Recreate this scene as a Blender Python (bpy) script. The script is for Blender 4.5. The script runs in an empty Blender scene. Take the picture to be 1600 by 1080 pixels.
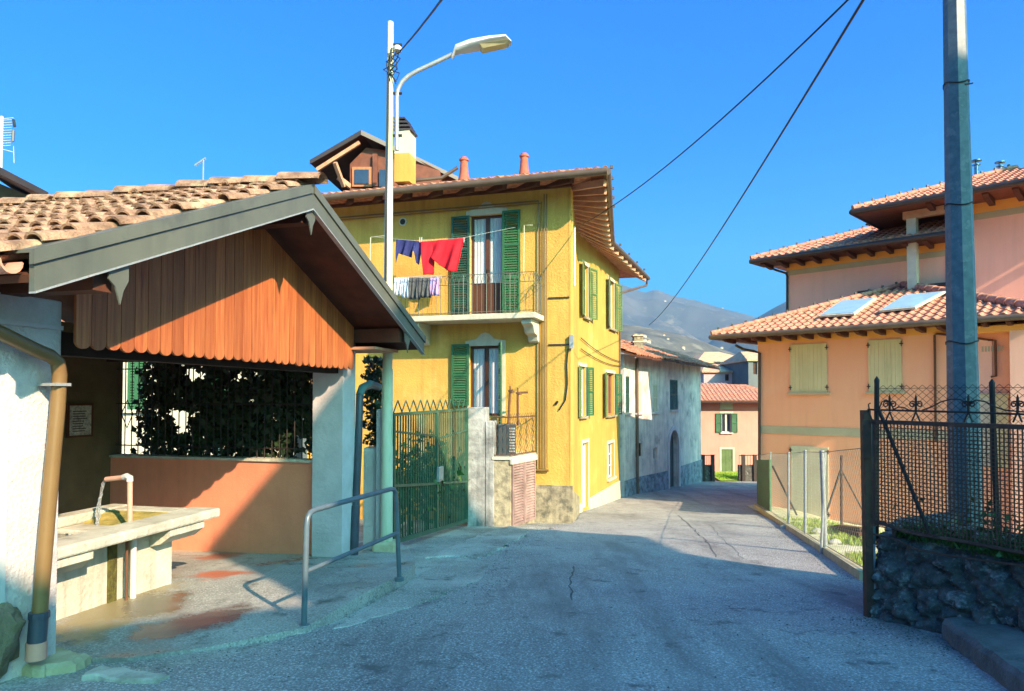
import bpy, bmesh, math, random
from mathutils import Vector as V, Matrix, noise
R = math.radians
random.seed(7)
sc = bpy.context.scene

# ---------------------------------------------------------------- camera
PITCH = R(1.5); F = 1080.0; CX = 800.0; CY = 591.7
cam = bpy.data.cameras.new('camera'); camo = bpy.data.objects.new('camera', cam)
sc.collection.objects.link(camo); sc.camera = camo
cam.sensor_width = 36; cam.lens = 36 * F / 1600; cam.shift_y = (CY - 540) / 1600
camo.location = (0, 0, 0); camo.rotation_euler = (R(90) + PITCH, 0, 0)
cam.clip_start = 0.1; cam.clip_end = 12000
# ---------------------------------------------------------------- light
SUN_AZ = 141.2; SUN_EL = 30.0
h_sun = V((math.sin(R(SUN_AZ)), math.cos(R(SUN_AZ)), 0))
to_sun = (h_sun * math.cos(R(SUN_EL)) + V((0, 0, math.sin(R(SUN_EL))))).normalized()
w = bpy.data.worlds.new('World'); sc.world = w; w.use_nodes = True
nt = w.node_tree; bg = nt.nodes['Background']
sky = nt.nodes.new('ShaderNodeTexSky'); sky.sky_type = 'NISHITA'; sky.sun_disc = False
sky.sun_elevation = R(SUN_EL); sky.sun_rotation = R(SUN_AZ)
sky.air_density = 1.0; sky.dust_density = 6; sky.ozone_density = 1.5
hs = nt.nodes.new('ShaderNodeHueSaturation'); hs.inputs['Saturation'].default_value = 1.8
hs.inputs['Hue'].default_value = 0.5
gm_ = nt.nodes.new('ShaderNodeGamma'); gm_.inputs[1].default_value = 1.03
tn = nt.nodes.new('ShaderNodeMix'); tn.data_type = 'RGBA'; tn.blend_type = 'MULTIPLY'; tn.inputs[0].default_value = 1
tn.inputs[7].default_value = (.20, .80, 1.25, 1)
nt.links.new(sky.outputs[0], gm_.inputs[0]); nt.links.new(gm_.outputs[0], hs.inputs['Color']); nt.links.new(hs.outputs[0], tn.inputs[6]); nt.links.new(tn.outputs[2], bg.inputs['Color'])
bg.inputs['Strength'].default_value = 0.15
sl = bpy.data.lights.new('sun', 'SUN'); so = bpy.data.objects.new('sun', sl); sc.collection.objects.link(so)
sl.energy = 5.0; sl.angle = R(0.5); sl.color = (1.0, 0.74, 0.52)
so.rotation_euler = (-to_sun).to_track_quat('-Z', 'Y').to_euler(); so.location = (20, -20, 30)
sc.view_settings.view_transform = 'Standard'; sc.view_settings.look = 'None'
sc.view_settings.exposure = 1.17; sc.view_settings.gamma = 1.0
sc.render.resolution_x = 1024; sc.render.resolution_y = 691

# ---------------------------------------------------------------- helpers
Z = V((0, 0, 1))
def ray(px, py):
    a = (px - CX) / F; b = (CY - py) / F
    d = V((a, math.cos(PITCH) - b * math.sin(PITCH), math.sin(PITCH) + b * math.cos(PITCH)))
    return d / d.y
def P(px, py, Y): return ray(px, py) * Y
DROP = [(-30, .9), (0, 1.62), (4, 1.79), (5.6, 1.89), (7.2, 2.02), (9, 2.2), (10.8, 2.37), (14, 2.72), (16.5, 2.98),
        (21, 3.5), (27, 3.94), (29, 4.03), (34, 4.34), (37, 4.56), (42, 4.85), (60, 5.6), (120, 6.5), (9000, 9)]
def lerp_tab(t, x):
    if x <= t[0][0]: return t[0][1]
    for (a, b), (c, d) in zip(t, t[1:]):
        if x <= c: return b + (d - b) * (x - a) / (c - a)
    return t[-1][1]
def gz(y): return -lerp_tab(DROP, y)
def G(px, py, off=0):
    r = ray(px, py); lo, hi = 2.0, 60.0
    for _ in range(40):
        m = (lo + hi) / 2
        if r.z * m > gz(m) + off: lo = m
        else: hi = m
    return r * lo
class Face:
    def __init__(s, a, b):
        s.a = V((a[0], a[1], 0)); d = V((b[0], b[1], 0)) - s.a
        s.L = d.length; s.d = d.normalized(); n = V((s.d.y, -s.d.x, 0))
        if n.dot(s.a) > 0: n = -n
        s.n = n
    def px(s, px, py, o=0):
        r = ray(px, py); t = (s.a + s.n * o).dot(s.n) / r.dot(s.n); p = r * t
        return (p - s.a).dot(s.d), p.z
    def at(s, u, z, o=0):
        p = s.a + s.d * u + s.n * o; return V((p.x, p.y, z))

ORG = {}
def setp(o, label=None, cat=None, group=None, kind=None):
    if label: o['label'] = label
    if cat: o['category'] = cat
    if group: o['group'] = group
    if kind: o['kind'] = kind
    return o
def thing(name, label, cat, loc, group=None):
    o = bpy.data.objects.new(name, None); sc.collection.objects.link(o)
    o.empty_display_size = .2; o.location = loc; ORG[o.name] = V(loc)
    return setp(o, label, cat, group)
class MB:
    def __init__(s): s.v = []; s.f = []
    def add(s, vs, fs):
        k = len(s.v); s.v += [V(v) for v in vs]; s.f += [tuple(i + k for i in f) for f in fs]; return s
    def poly(s, *pts): return s.add(pts, [tuple(range(len(pts)))])
    def obox(s, o, a, b, c):
        o, a, b, c = V(o), V(a), V(b), V(c)
        return s.add([o, o + a, o + a + b, o + b, o + c, o + a + c, o + a + b + c, o + b + c],
                     [(0, 3, 2, 1), (4, 5, 6, 7), (0, 1, 5, 4), (1, 2, 6, 5), (2, 3, 7, 6), (3, 0, 4, 7)])
    def box(s, a, b):
        a, b = V(a), V(b); d = b - a
        return s.obox(a, (d.x, 0, 0), (0, d.y, 0), (0, 0, d.z))
    def beam(s, p, q, w_, h_, up=Z):
        p, q = V(p), V(q); d = (q - p).normalized(); x = d.cross(up)
        if x.length < 1e-4: x = V((1, 0, 0))
        x.normalize(); y = x.cross(d).normalized()
        return s.obox(p - x * w_ / 2 - y * h_ / 2, q - p, x * w_, y * h_)
    def tube(s, pts, r, n=8, cap=True):
        pts = [V(p) for p in pts]; rs = r if isinstance(r, (list, tuple)) else [r] * len(pts)
        k = len(s.v); ref = None
        for i, p in enumerate(pts):
            t = (pts[min(i + 1, len(pts) - 1)] - pts[max(i - 1, 0)]).normalized()
            if ref is None:
                ref = t.cross(Z)
                if ref.length < 1e-3: ref = V((1, 0, 0))
            ref = (ref - t * ref.dot(t)).normalized(); bi = t.cross(ref)
            for j in range(n):
                a = 2 * math.pi * (j + .5) / n
                s.v.append(p + (ref * math.cos(a) + bi * math.sin(a)) * rs[i])
        for i in range(len(pts) - 1):
            for j in range(n):
                a = k + i * n + j; b = k + i * n + (j + 1) % n
                s.f.append((a, b, b + n, a + n))
        if cap:
            s.f.append(tuple(k + j for j in reversed(range(n)))); e = k + (len(pts) - 1) * n
            s.f.append(tuple(e + j for j in range(n)))
        return s
    def prism(s, pts, vec):
        pts = [V(p) for p in pts]; vec = V(vec); n = len(pts)
        return s.add(pts + [p + vec for p in pts], [tuple(reversed(range(n))), tuple(range(n, 2 * n))] +
                     [(i, (i + 1) % n, n + (i + 1) % n, n + i) for i in range(n)])
    def lathe(s, c, prof, n=16):
        c = V(c); k = len(s.v)
        for r_, z_ in prof:
            for j in range(n):
                a = 2 * math.pi * j / n; s.v.append(c + V((r_ * math.cos(a), r_ * math.sin(a), z_)))
        for i in range(len(prof) - 1):
            for j in range(n):
                a = k + i * n + j; b = k + i * n + (j + 1) % n; s.f.append((a, b, b + n, a + n))
        s.f.append(tuple(k + j for j in reversed(range(n)))); e = k + (len(prof) - 1) * n
        s.f.append(tuple(e + j for j in range(n))); return s
    def build(s, name, mat, parent=None, smooth=False, bevel=0, loc=None, weld=False):
        if parent is not None: org = ORG[parent.name]
        elif loc is not None: org = V(loc)
        else:
            xs = [v.x for v in s.v]; ys = [v.y for v in s.v]
            org = V(((min(xs) + max(xs)) / 2, (min(ys) + max(ys)) / 2, min(v.z for v in s.v)))
        me = bpy.data.meshes.new(name); me.from_pydata([v - org for v in s.v], [], s.f)
        bm = bmesh.new(); bm.from_mesh(me)
        if weld: bmesh.ops.remove_doubles(bm, verts=bm.verts, dist=1e-4)
        bmesh.ops.recalc_face_normals(bm, faces=bm.faces)
        bm.to_mesh(me); bm.free()
        if smooth:
            me.polygons.foreach_set('use_smooth', [True] * len(me.polygons))
            try: me.set_sharp_from_angle(angle=R(38))
            except Exception: pass
        me.materials.append(mat)
        o = bpy.data.objects.new(name, me); sc.collection.objects.link(o)
        if parent is not None: o.parent = parent
        else: o.location = org
        ORG[o.name] = org
        if bevel:
            b = o.modifiers.new('bevel', 'BEVEL'); b.width = bevel; b.segments = 2; b.limit_method = 'ANGLE'; b.angle_limit = R(40)
        return o

# ---------------------------------------------------------------- materials
def M(name, c1, c2=None, rough=.85, scale=3, detail=6, bump=0, bscale=40, metal=0, stain=None, stscale=.7, fine=None, spec=.3, stretch=None, stw=.12, streak=0, rand=0):
    def up_(c): return tuple(min(.86, x * 1.5) for x in c) if c and max(c) > .2 else c
    c1, c2, stain = up_(c1), (up_(c2) if c2 else c2), up_(stain)
    m = bpy.data.materials.new(name); m.use_nodes = True; n = m.node_tree; L = n.links.new
    b = n.nodes['Principled BSDF']; b.inputs['Roughness'].default_value = rough; b.inputs['Metallic'].default_value = metal
    b.inputs['Specular IOR Level'].default_value = spec
    tc = n.nodes.new('ShaderNodeTexCoord'); vec = tc.outputs['Object']
    if stretch:
        mp = n.nodes.new('ShaderNodeMapping'); mp.inputs['Scale'].default_value = stretch; L(vec, mp.inputs[0]); vec = mp.outputs[0]
    def N(sc_, dt=6, rg=.6):
        t = n.nodes.new('ShaderNodeTexNoise'); t.inputs['Scale'].default_value = sc_; t.inputs['Detail'].default_value = dt
        t.inputs['Roughness'].default_value = rg; L(vec, t.inputs['Vector']); return t.outputs['Fac']
    def ramp(f, a, b_):
        r = n.nodes.new('ShaderNodeMapRange'); r.inputs[1].default_value = a; r.inputs[2].default_value = b_; L(f, r.inputs[0]); return r.outputs[0]
    def mix(f, a, b_):
        x = n.nodes.new('ShaderNodeMix'); x.data_type = 'RGBA'; L(f, x.inputs[0])
        for i, q in ((6, a), (7, b_)):
            if isinstance(q, tuple): x.inputs[i].default_value = (*q, 1)
            else: L(q, x.inputs[i])
        return x.outputs[2]
    c2 = c2 or tuple(x * .75 for x in c1)
    col = mix(ramp(N(scale, detail), .35, .65), c1, c2)
    if fine: col = mix(ramp(N(fine[0], 3), fine[1], fine[2]), col, fine[3])
    if stain: col = mix(ramp(N(stscale, 8, .65), .55 , .55 + stw), col, stain)
    if rand:
        oi = n.nodes.new('ShaderNodeObjectInfo'); rr2 = n.nodes.new('ShaderNodeMapRange'); rr2.inputs[3].default_value = 0; rr2.inputs[4].default_value = rand; L(oi.outputs['Random'], rr2.inputs[0])
        col = mix(rr2.outputs[0], col, tuple(x * .5 for x in c2))
    if streak:
        mp2 = n.nodes.new('ShaderNodeMapping'); mp2.inputs['Scale'].default_value = (5, 5, .35); L(tc.outputs['Object'], mp2.inputs[0])
        t2 = n.nodes.new('ShaderNodeTexNoise'); t2.inputs['Scale'].default_value = 1; t2.inputs['Detail'].default_value = 8; t2.inputs['Roughness'].default_value = .7; L(mp2.outputs[0], t2.inputs['Vector'])
        m_r = n.nodes.new('ShaderNodeMapRange'); m_r.inputs[1].default_value = .48; m_r.inputs[2].default_value = .75; m_r.inputs[4].default_value = streak; L(t2.outputs['Fac'], m_r.inputs[0])
        col = mix(m_r.outputs[0], col, tuple(x * .45 for x in c2))
    L(col, b.inputs['Base Color'])
    if bump:
        bp = n.nodes.new('ShaderNodeBump'); bp.inputs['Strength'].default_value = bump; bp.inputs['Distance'].default_value = .02
        L(N(bscale, 4), bp.inputs['Height']); L(bp.outputs[0], b.inputs['Normal'])
    return m
m_white = M('white_plaster', (.43, .385, .36), (.33, .30, .28), scale=2, bump=.7, bscale=35, stain=(.20, .19, .165), stscale=1.2, stw=.3, streak=.4)
m_weather = M('weathered_pillar', (.30, .29, .27), (.17, .17, .16), scale=3, detail=10, bump=.8, bscale=14, stain=(.11, .115, .11), stscale=1.6, stw=.3, streak=.7)
m_conc = M('pillar_concrete', (.38, .34, .335), (.31, .28, .275), scale=3, bump=.4, bscale=18, stain=(.27, .27, .26), stscale=2.5, stw=.3)
m_salmon = M('salmon_plaster', (.52, .175, .095), (.46, .145, .08), scale=2, bump=.2, bscale=40, streak=.2)
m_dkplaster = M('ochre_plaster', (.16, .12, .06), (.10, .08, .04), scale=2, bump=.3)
m_yfront = M('yellow_plaster', (.40, .235, .05), (.35, .195, .04), scale=1.3, bump=.7, bscale=22, stain=(.50, .33, .12), stscale=.8, stw=.3, streak=.45)
m_yside = M('lemon_plaster', (.33, .20, .042), (.30, .178, .036), scale=1.2, bump=.4, bscale=30, stain=(.42, .33, .11), stscale=.7, stw=.3, streak=.35)
m_plinth = M('plinth_render', (.28, .235, .15), (.17, .145, .10), scale=6, bump=1, bscale=12, stain=(.10, .095, .075), stscale=3, stw=.2, streak=.5)
m_peach = M('peach_plaster', (.57, .265, .15), (.57, .25, .14), scale=.8, bump=.25, bscale=40, stain=(.57, .32, .19), stscale=.5, stw=.3, streak=.15)
m_pinkwall = M('dusty_pink_plaster', (.57, .31, .22), (.55, .29, .20), scale=1, bump=.2, streak=.15)
m_orange = M('orange_band', (.57, .26, .06), (.55, .25, .055), scale=2)
m_grayband = M('sage_band', (.30, .26, .17), (.27, .23, .15), scale=2)
m_gray = M('old_grey_plaster', (.50, .43, .36), (.32, .28, .25), scale=1.6, detail=10, bump=.6, bscale=15, stain=(.14, .13, .12), stscale=.8, stw=.25, streak=.6)
m_stoneblock = M('stone_plinth', (.20, .24, .26), (.12, .15, .17), scale=4, bump=1, bscale=8, stain=(.07, .08, .09), stscale=3)
m_pink = M('pink_plaster', (.44, .19, .145), (.40, .17, .13), scale=1.5, streak=.25)
m_pink2 = M('rose_band', (.36, .12, .09), (.33, .11, .08), scale=1.5)
m_palepink = M('pale_pink_plaster', (.36, .25, .24), (.32, .22, .21), scale=.8)
m_greyhouse = M('grey_house_plaster', (.16, .17, .16), (.12, .13, .13), scale=.8)
m_tile = M('terracotta_tiles', (.34, .15, .085), (.20, .08, .05), scale=9, rough=.8, bump=.2, bscale=50, stain=(.38, .22, .14), stscale=4, stw=.2)
m_tilenew = M('red_tiles', (.36, .165, .105), (.22, .09, .055), scale=8, rough=.7, stain=(.44, .26, .18), stscale=5, stw=.2)
m_tileold = M('weathered_tiles', (.34, .20, .12), (.19, .11, .065), scale=6, bump=.8, bscale=60, stain=(.40, .34, .20), stscale=3.2, stw=.2, fine=(45, .55, .7, (.16, .11, .07)))
m_tiledk = M('brown_tiles', (.22, .12, .09), (.12, .07, .06), scale=5)
m_tiletan = M('tan_tiles', (.44, .27, .16), (.34, .18, .1), scale=2.5)
m_fascia = M('grey_green_sheet_metal', (.115, .122, .092), (.092, .10, .078), rough=.42, scale=1.5, spec=.5, stain=(.075, .082, .07), stscale=2, streak=.4)
m_gutter = M('brown_gutter', (.13, .09, .055), (.09, .06, .04), rough=.4, spec=.5)
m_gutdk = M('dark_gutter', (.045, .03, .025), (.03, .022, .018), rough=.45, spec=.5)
m_board = M('orange_boards', (.36, .12, .036), (.23, .056, .018), scale=2.2, stretch=(16, 16, .7), rough=.5, bump=.35, bscale=6, spec=.4, streak=.35, rand=.55, fine=(1.1, .66, .7, (.07, .025, .012)))
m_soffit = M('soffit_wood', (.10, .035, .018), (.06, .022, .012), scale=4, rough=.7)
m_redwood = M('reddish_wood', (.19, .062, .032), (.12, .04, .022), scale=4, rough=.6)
m_raft = M('rafter_wood', (.36, .19, .12), (.28, .14, .08), scale=4)
m_darkwood = M('dark_wood', (.035, .02, .014), (.02, .012, .01), scale=4)
m_doorwood = M('door_wood', (.33, .13, .05), (.24, .09, .035), scale=3, rough=.4, stretch=(6, 6, 1))
m_framebrown = M('brown_frame', (.10, .04, .02), (.07, .03, .015), scale=3, rough=.4)
m_green = M('green_paint', (.035, .13, .05), (.025, .095, .04), scale=3, rough=.5, spec=.4)
m_greenlt = M('light_green_paint', (.125, .195, .06), (.09, .14, .045), scale=3, rough=.55)
m_dkgreen = M('dark_green_paint', (.03, .09, .06), (.02, .06, .045), scale=3, rough=.5)
m_gategreen = M('gate_green', (.035, .105, .062), (.025, .075, .045), scale=3, rough=.45, stain=(.10, .13, .09), stscale=4)
m_cream = M('cream_shutters', (.42, .35, .19), (.38, .32, .17), scale=2, rough=.5, streak=.3)
m_greyshut = M('grey_green_shutters', (.38, .34, .24), (.35, .31, .21), scale=2, rough=.5)
m_surround = M('white_surround', (.36, .33, .25), (.30, .275, .21), scale=4, bump=.2, streak=.3)
m_glass = M('window_glass', (.03, .05, .07), (.02, .03, .05), rough=.06, spec=.9)
m_skyglass = M('painted_sky_glass', (.22, .36, .48), (.18, .32, .45), rough=.12, spec=1.0)  # light-blue base colour paints the sky's reflection into the panes
m_curtain = M('curtain_cloth', (.38, .38, .36), (.24, .25, .26), scale=5, stretch=(16, 16, .5))
m_black = M('black_iron', (.02, .018, .017), (.035, .022, .016), rough=.55, scale=20)
m_rust = M('rusty_brown_iron', (.10, .05, .032), (.075, .038, .025), rough=.6, scale=12, stain=(.16, .075, .045), stscale=8)
m_galv = M('galvanised_steel', (.26, .27, .26), (.20, .215, .215), rough=.4, metal=.3, scale=12, fine=(60, .55, .62, (.3, .3, .29)))
m_polegrey = M('blue_grey_pole', (.115, .165, .18), (.08, .12, .135), rough=.45, scale=14, detail=3, stain=(.15, .19, .195), stscale=9, stw=.06)
m_lamppole = M('cream_green_pole', (.38, .37, .27), (.30, .32, .20), rough=.6, scale=3, stain=(.14, .22, .10), stscale=3, stretch=(3, 3, .5))
m_lamp = M('lamp_housing', (.42, .42, .40), (.36, .36, .34), rough=.4, spec=.5)
m_lens = M('lamp_lens', (.35, .30, .15), (.25, .22, .12), rough=.2, spec=.6)
m_rail = M('painted_rail', (.10, .14, .155), (.075, .11, .125), rough=.35, scale=10, spec=.5)
m_pipebeige = M('ochre_downpipe', (.195, .115, .04), (.165, .095, .032), rough=.35, spec=.5, scale=3)
m_pipedark = M('dark_blue_downpipe', (.05, .06, .08), (.035, .04, .055), rough=.4, spec=.5)
m_pipeteal = M('teal_pipe', (.08, .17, .17), (.06, .13, .13), rough=.4)
m_terra = M('terracotta_collar', (.40, .19, .13), (.36, .16, .11), scale=6)
m_copper = M('pinkish_pipe', (.42, .25, .18), (.36, .2, .14), rough=.35, spec=.5)
m_trough = M('trough_concrete', (.36, .345, .27), (.26, .25, .195), scale=2.5, bump=.6, bscale=25, stain=(.14, .12, .05), stscale=2.2, stw=.25, streak=.7)
m_moss = M('mossy_concrete', (.30, .23, .06), (.17, .15, .04), scale=6, bump=.6, bscale=30)
m_mossdk = M('moss_stain', (.12, .11, .02), (.06, .05, .015), scale=14, bump=1)
m_stone = M('rough_stone', (.12, .115, .10), (.05, .05, .042), scale=9, detail=12, bump=1, bscale=26, stain=(.27, .27, .24), stscale=5, stw=.16, fine=(40, .55, .72, (.16, .16, .14)))
m_step = M('step_concrete', (.19, .19, .17), (.10, .105, .09), scale=5, detail=10, bump=1, bscale=40, stain=(.19, .19, .18), stscale=3, stw=.2, fine=(60, .58, .7, (.19, .19, .18)))
m_redwet = M('rust_red_wet_concrete', (.30, .10, .055), (.16, .07, .04), scale=5, rough=.25, spec=.6, bump=.4, bscale=30)
m_ochwet = M('ochre_algae_concrete', (.19, .155, .09), (.12, .105, .06), scale=6, rough=.35, spec=.5, bump=.4, bscale=30)
m_meshgrey = M('thin_grey_wire', (.16, .16, .15), (.12, .12, .11), scale=5, rough=.6)
m_boulder = M('mossy_boulder', (.19, .15, .10), (.12, .10, .05), scale=7, detail=10, bump=1, bscale=30)
m_leaf = M('ivy_leaves', (.022, .045, .014), (.012, .028, .008), rough=.5, scale=6, spec=.4)
m_leaf2 = M('shrub_leaves', (.06, .12, .02), (.03, .07, .015), rough=.5, scale=6)
m_grass = M('grass_blades', (.15, .22, .03), (.24, .25, .05), rough=.7, scale=4)
m_soil = M('garden_soil', (.46, .40, .27), (.28, .28, .14), scale=3, bump=.8, bscale=14, stain=(.15, .18, .04), stscale=1.2, stw=.2)
m_lawn = M('lawn', (.14, .26, .02), (.20, .30, .03), scale=6, bump=.5)
m_skin_blue = M('navy_cloth', (.03, .035, .14), (.02, .022, .09), rough=.9, scale=8)
m_red = M('red_cloth', (.46, .010, .018), (.36, .006, .014), rough=.85, scale=5)
m_clothg = M('dark_grey_cloth', (.06, .06, .06), (.10, .10, .10), scale=8)
m_clothl = M('light_grey_cloth', (.26, .30, .34), (.20, .23, .27), scale=8)
m_clothp = M('patterned_cloth', (.36, .16, .18), (.12, .16, .36), scale=14)
m_clothw = M('white_cloth', (.42, .42, .42), (.36, .36, .36), scale=8)
m_ac = M('dark_ac_casing', (.03, .04, .045), (.02, .03, .035), rough=.4, spec=.5)
m_pinkvent = M('pink_louvre_metal', (.235, .155, .135), (.2, .125, .11), rough=.5, streak=.4)
m_wire = M('black_cable', (.012, .012, .012), (.02, .02, .02), rough=.5)
m_water = M('clear_water', (.50, .53, .53), (.42, .45, .46), rough=.08, spec=.9, scale=30)
m_water.node_tree.nodes['Principled BSDF'].inputs['Transmission Weight'].default_value = .75
m_water.node_tree.nodes['Principled BSDF'].inputs['IOR'].default_value = 1.2
m_pool = M('pool_water', (.035, .04, .02), (.02, .025, .015), rough=.03, spec=1, bump=.5, bscale=9)
m_paper = M('notice_paper', (.36, .34, .28), (.2, .2, .18), scale=30)
m_rustpipe = M('rusty_pipe', (.14, .06, .03), (.10, .05, .03), scale=10)
m_chim = M('red_chimney_pot', (.30, .085, .05), (.22, .06, .035), scale=6)
m_steel = M('stainless_flue', (.35, .35, .36), (.2, .2, .2), rough=.25, metal=.8, scale=6)
m_white2 = M('white_paint', (.36, .36, .34), (.3, .3, .28), rough=.5)
m_greenmesh = M('green_screen', (.10, .17, .09), (.07, .13, .07), rough=.7, scale=6)
m_crack = M('crack_fill', (.07, .07, .065), (.13, .13, .12), scale=8)
m_kerb = M('kerb_concrete', (.34, .30, .19), (.24, .21, .12), scale=5, bump=.6, bscale=20)

def asphalt(name, base, dark, light, crackcol, crack=True, wet=False):
    m = bpy.data.materials.new(name); m.use_nodes = True; n = m.node_tree; L = n.links.new
    b = n.nodes['Principled BSDF']; b.inputs['Roughness'].default_value = .8; b.inputs['Specular IOR Level'].default_value = .35
    tc = n.nodes.new('ShaderNodeTexCoord').outputs['Object']
    def N(s, d=6, r=.6, v=tc):
        t = n.nodes.new('ShaderNodeTexNoise'); t.inputs['Scale'].default_value = s; t.inputs['Detail'].default_value = d; t.inputs['Roughness'].default_value = r
        L(v, t.inputs['Vector']); return t
    def rg(f, a, c):
        r = n.nodes.new('ShaderNodeMapRange'); r.inputs[1].default_value = a; r.inputs[2].default_value = c; L(f, r.inputs[0]); return r.outputs[0]
    def mix(f, a, c):
        x = n.nodes.new('ShaderNodeMix'); x.data_type = 'RGBA'; L(f, x.inputs[0])
        for i, q in ((6, a), (7, c)):
            if isinstance(q, tuple): x.inputs[i].default_value = (*q, 1)
            else: L(q, x.inputs[i])
        return x.outputs[2]
    col = mix(rg(N(.7, 8).outputs[0], .35, .65), base, dark)
    col = mix(rg(N(60, 2).outputs[0], .54, .66), col, light)
    col = mix(rg(N(60, 3, .6).outputs[0], .42, .30), col, tuple(x * .4 for x in dark))
    mpw = n.nodes.new('ShaderNodeMapping'); mpw.inputs['Scale'].default_value = (1.1, .16, 1); mpw.inputs['Rotation'].default_value = (0, 0, .25); L(tc, mpw.inputs[0])
    col = mix(rg(N(1.2, 6, .7, mpw.outputs[0]).outputs[0], .50, .72), col, tuple(x * .72 for x in dark))
    col = mix(rg(N(2.6, 10, .75).outputs[0], .56, .66), col, tuple(x * .55 for x in dark))
    hgt = N(140, 3).outputs[0]
    if crack:
        ad = n.nodes.new('ShaderNodeMix'); ad.data_type = 'VECTOR'; ad.inputs[0].default_value = .3
        L(tc, ad.inputs[4]); L(N(1.6, 5).outputs['Color'], ad.inputs[5])
        vo = n.nodes.new('ShaderNodeTexVoronoi'); vo.feature = 'DISTANCE_TO_EDGE'; vo.inputs['Scale'].default_value = 1.9
        L(ad.outputs[1], vo.inputs['Vector'])
        ck = rg(vo.outputs['Distance'], .012, .003)
        mk = n.nodes.new('ShaderNodeMath'); mk.operation = 'MULTIPLY'; L(ck, mk.inputs[0]); L(rg(N(.45, 3).outputs[0], .47, .58), mk.inputs[1])
        mk2 = n.nodes.new('ShaderNodeMath'); mk2.operation = 'MULTIPLY'; L(mk.outputs[0], mk2.inputs[0]); mk2.inputs[1].default_value = .5
        col = mix(mk2.outputs[0], col, crackcol)
    if wet:
        wf = rg(N(.9, 8).outputs[0], .56, .68); col = mix(wf, col, tuple(x * .42 for x in base))
        rr = n.nodes.new('ShaderNodeMapRange'); rr.inputs[3].default_value = .75; rr.inputs[4].default_value = .12; L(wf, rr.inputs[0]); L(rr.outputs[0], b.inputs['Roughness'])
    L(col, b.inputs['Base Color'])
    bp = n.nodes.new('ShaderNodeBump'); bp.inputs['Strength'].default_value = .6; bp.inputs['Distance'].default_value = .01
    L(hgt, bp.inputs['Height']); L(bp.outputs[0], b.inputs['Normal'])
    return m
m_road = asphalt('asphalt', (.33, .32, .28), (.22, .21, .19), (.62, .60, .54), (.08, .08, .07))
m_pave = asphalt('old_concrete', (.48, .46, .38), (.20, .20, .165), (.60, .58, .50), (.10, .10, .08))
m_floor = asphalt('shelter_floor', (.40, .385, .33), (.25, .25, .21), (.52, .50, .44), (.09, .09, .08), wet=True)
m_ground = M('earth', (.20, .18, .12), (.12, .13, .07), scale=.6)

# ================================================================ SETTING
def ss(a, b, x):
    t = max(0, min(1, (x - a) / (b - a))); return t * t * (3 - 2 * t)
def nz(x, y, s=1.0, a=1.0): return noise.noise(V((x * s, y * s, .3))) * a
def strip(name, mat, rows, nx, off, kind='structure', jit=.0):
    """rows: list of (Y, xl, xr); follows the terrain"""
    mb = MB()
    for (y, xl, xr) in rows:
        for i in range(nx + 1):
            x = xl + (xr - xl) * i / nx
            mb.v.append(V((x, y, gz(y) + off + nz(x, y, .9, .012) + jit * nz(x, y, 3))))
    for j in range(len(rows) - 1):
        for i in range(nx):
            a = j * (nx + 1) + i; mb.f.append((a, a + 1, a + nx + 2, a + nx + 1))
    o = mb.build(name, mat, loc=(0, 0, 0), smooth=True); return setp(o, kind=kind)
ys = [-30, -20, -10, -5, 0, 2, 3, 4, 5, 6, 7, 8, 9, 10, 12, 14, 16, 18, 20, 22, 25, 28, 32, 36, 40, 50, 60, 90, 150, 400, 1500, 4000]
strip('ground', m_ground, [(y, -60 - abs(y), 60 + abs(y)) for y in ys], 60, -.6)
rl = [(-25, -20), (3.6, -20), (4.0, -5), (4.4, -2.7), (5.1, -1.9), (6.4, -1.07), (7.7, -.36), (9, -.5), (11, -.1), (14, .35), (16.5, 1.5), (21, 2.1), (27, 4.3), (28.8, 5.2), (34, 7.5), (37, 10.1), (41, 10.5)]
rr = [(-25, 6), (4.2, 5.5), (6.1, 3.6), (7.9, 4.05), (20, 7.15), (22, 9), (24, 12), (28, 20), (41, 30)]
yy = [-25, -15, -8, -3, 0] + [1 + .25 * i for i in range(0, 161)]
def wob(y): return .10 * math.sin(y * 3.1) + .06 * math.sin(y * 7.3 + 1) if 4.4 < y < 15 else 0
strip('road', m_road, [(y, lerp_tab(rl, y) + wob(y), lerp_tab(rr, y)) for y in yy], 24, 0)
strip('pavement', m_pave, [(y, -20, lerp_tab(rl, y) + .6) for y in [3.2 + .3 * i for i in range(86)]], 24, -.02)

# shelter frame: a along the street, b towards the street
A = V((.2516, .9678, 0)); B = V((.9678, -.2516, 0))
def S(a, b, z): 
    p = A * a + B * b; return V((p.x, p.y, z))
class SPlane:
    """vertical plane b=const (kind 'a') or a=const (kind 'b')"""
    def __init__(s, kind, c): s.k = kind; s.c = c
    def px(s, px, py):
        r = ray(px, py); n = B if s.k == 'a' else A; p = r * (s.c / r.dot(n)); return (p.dot(A) if s.k == 'a' else p.dot(B)), p.z

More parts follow.
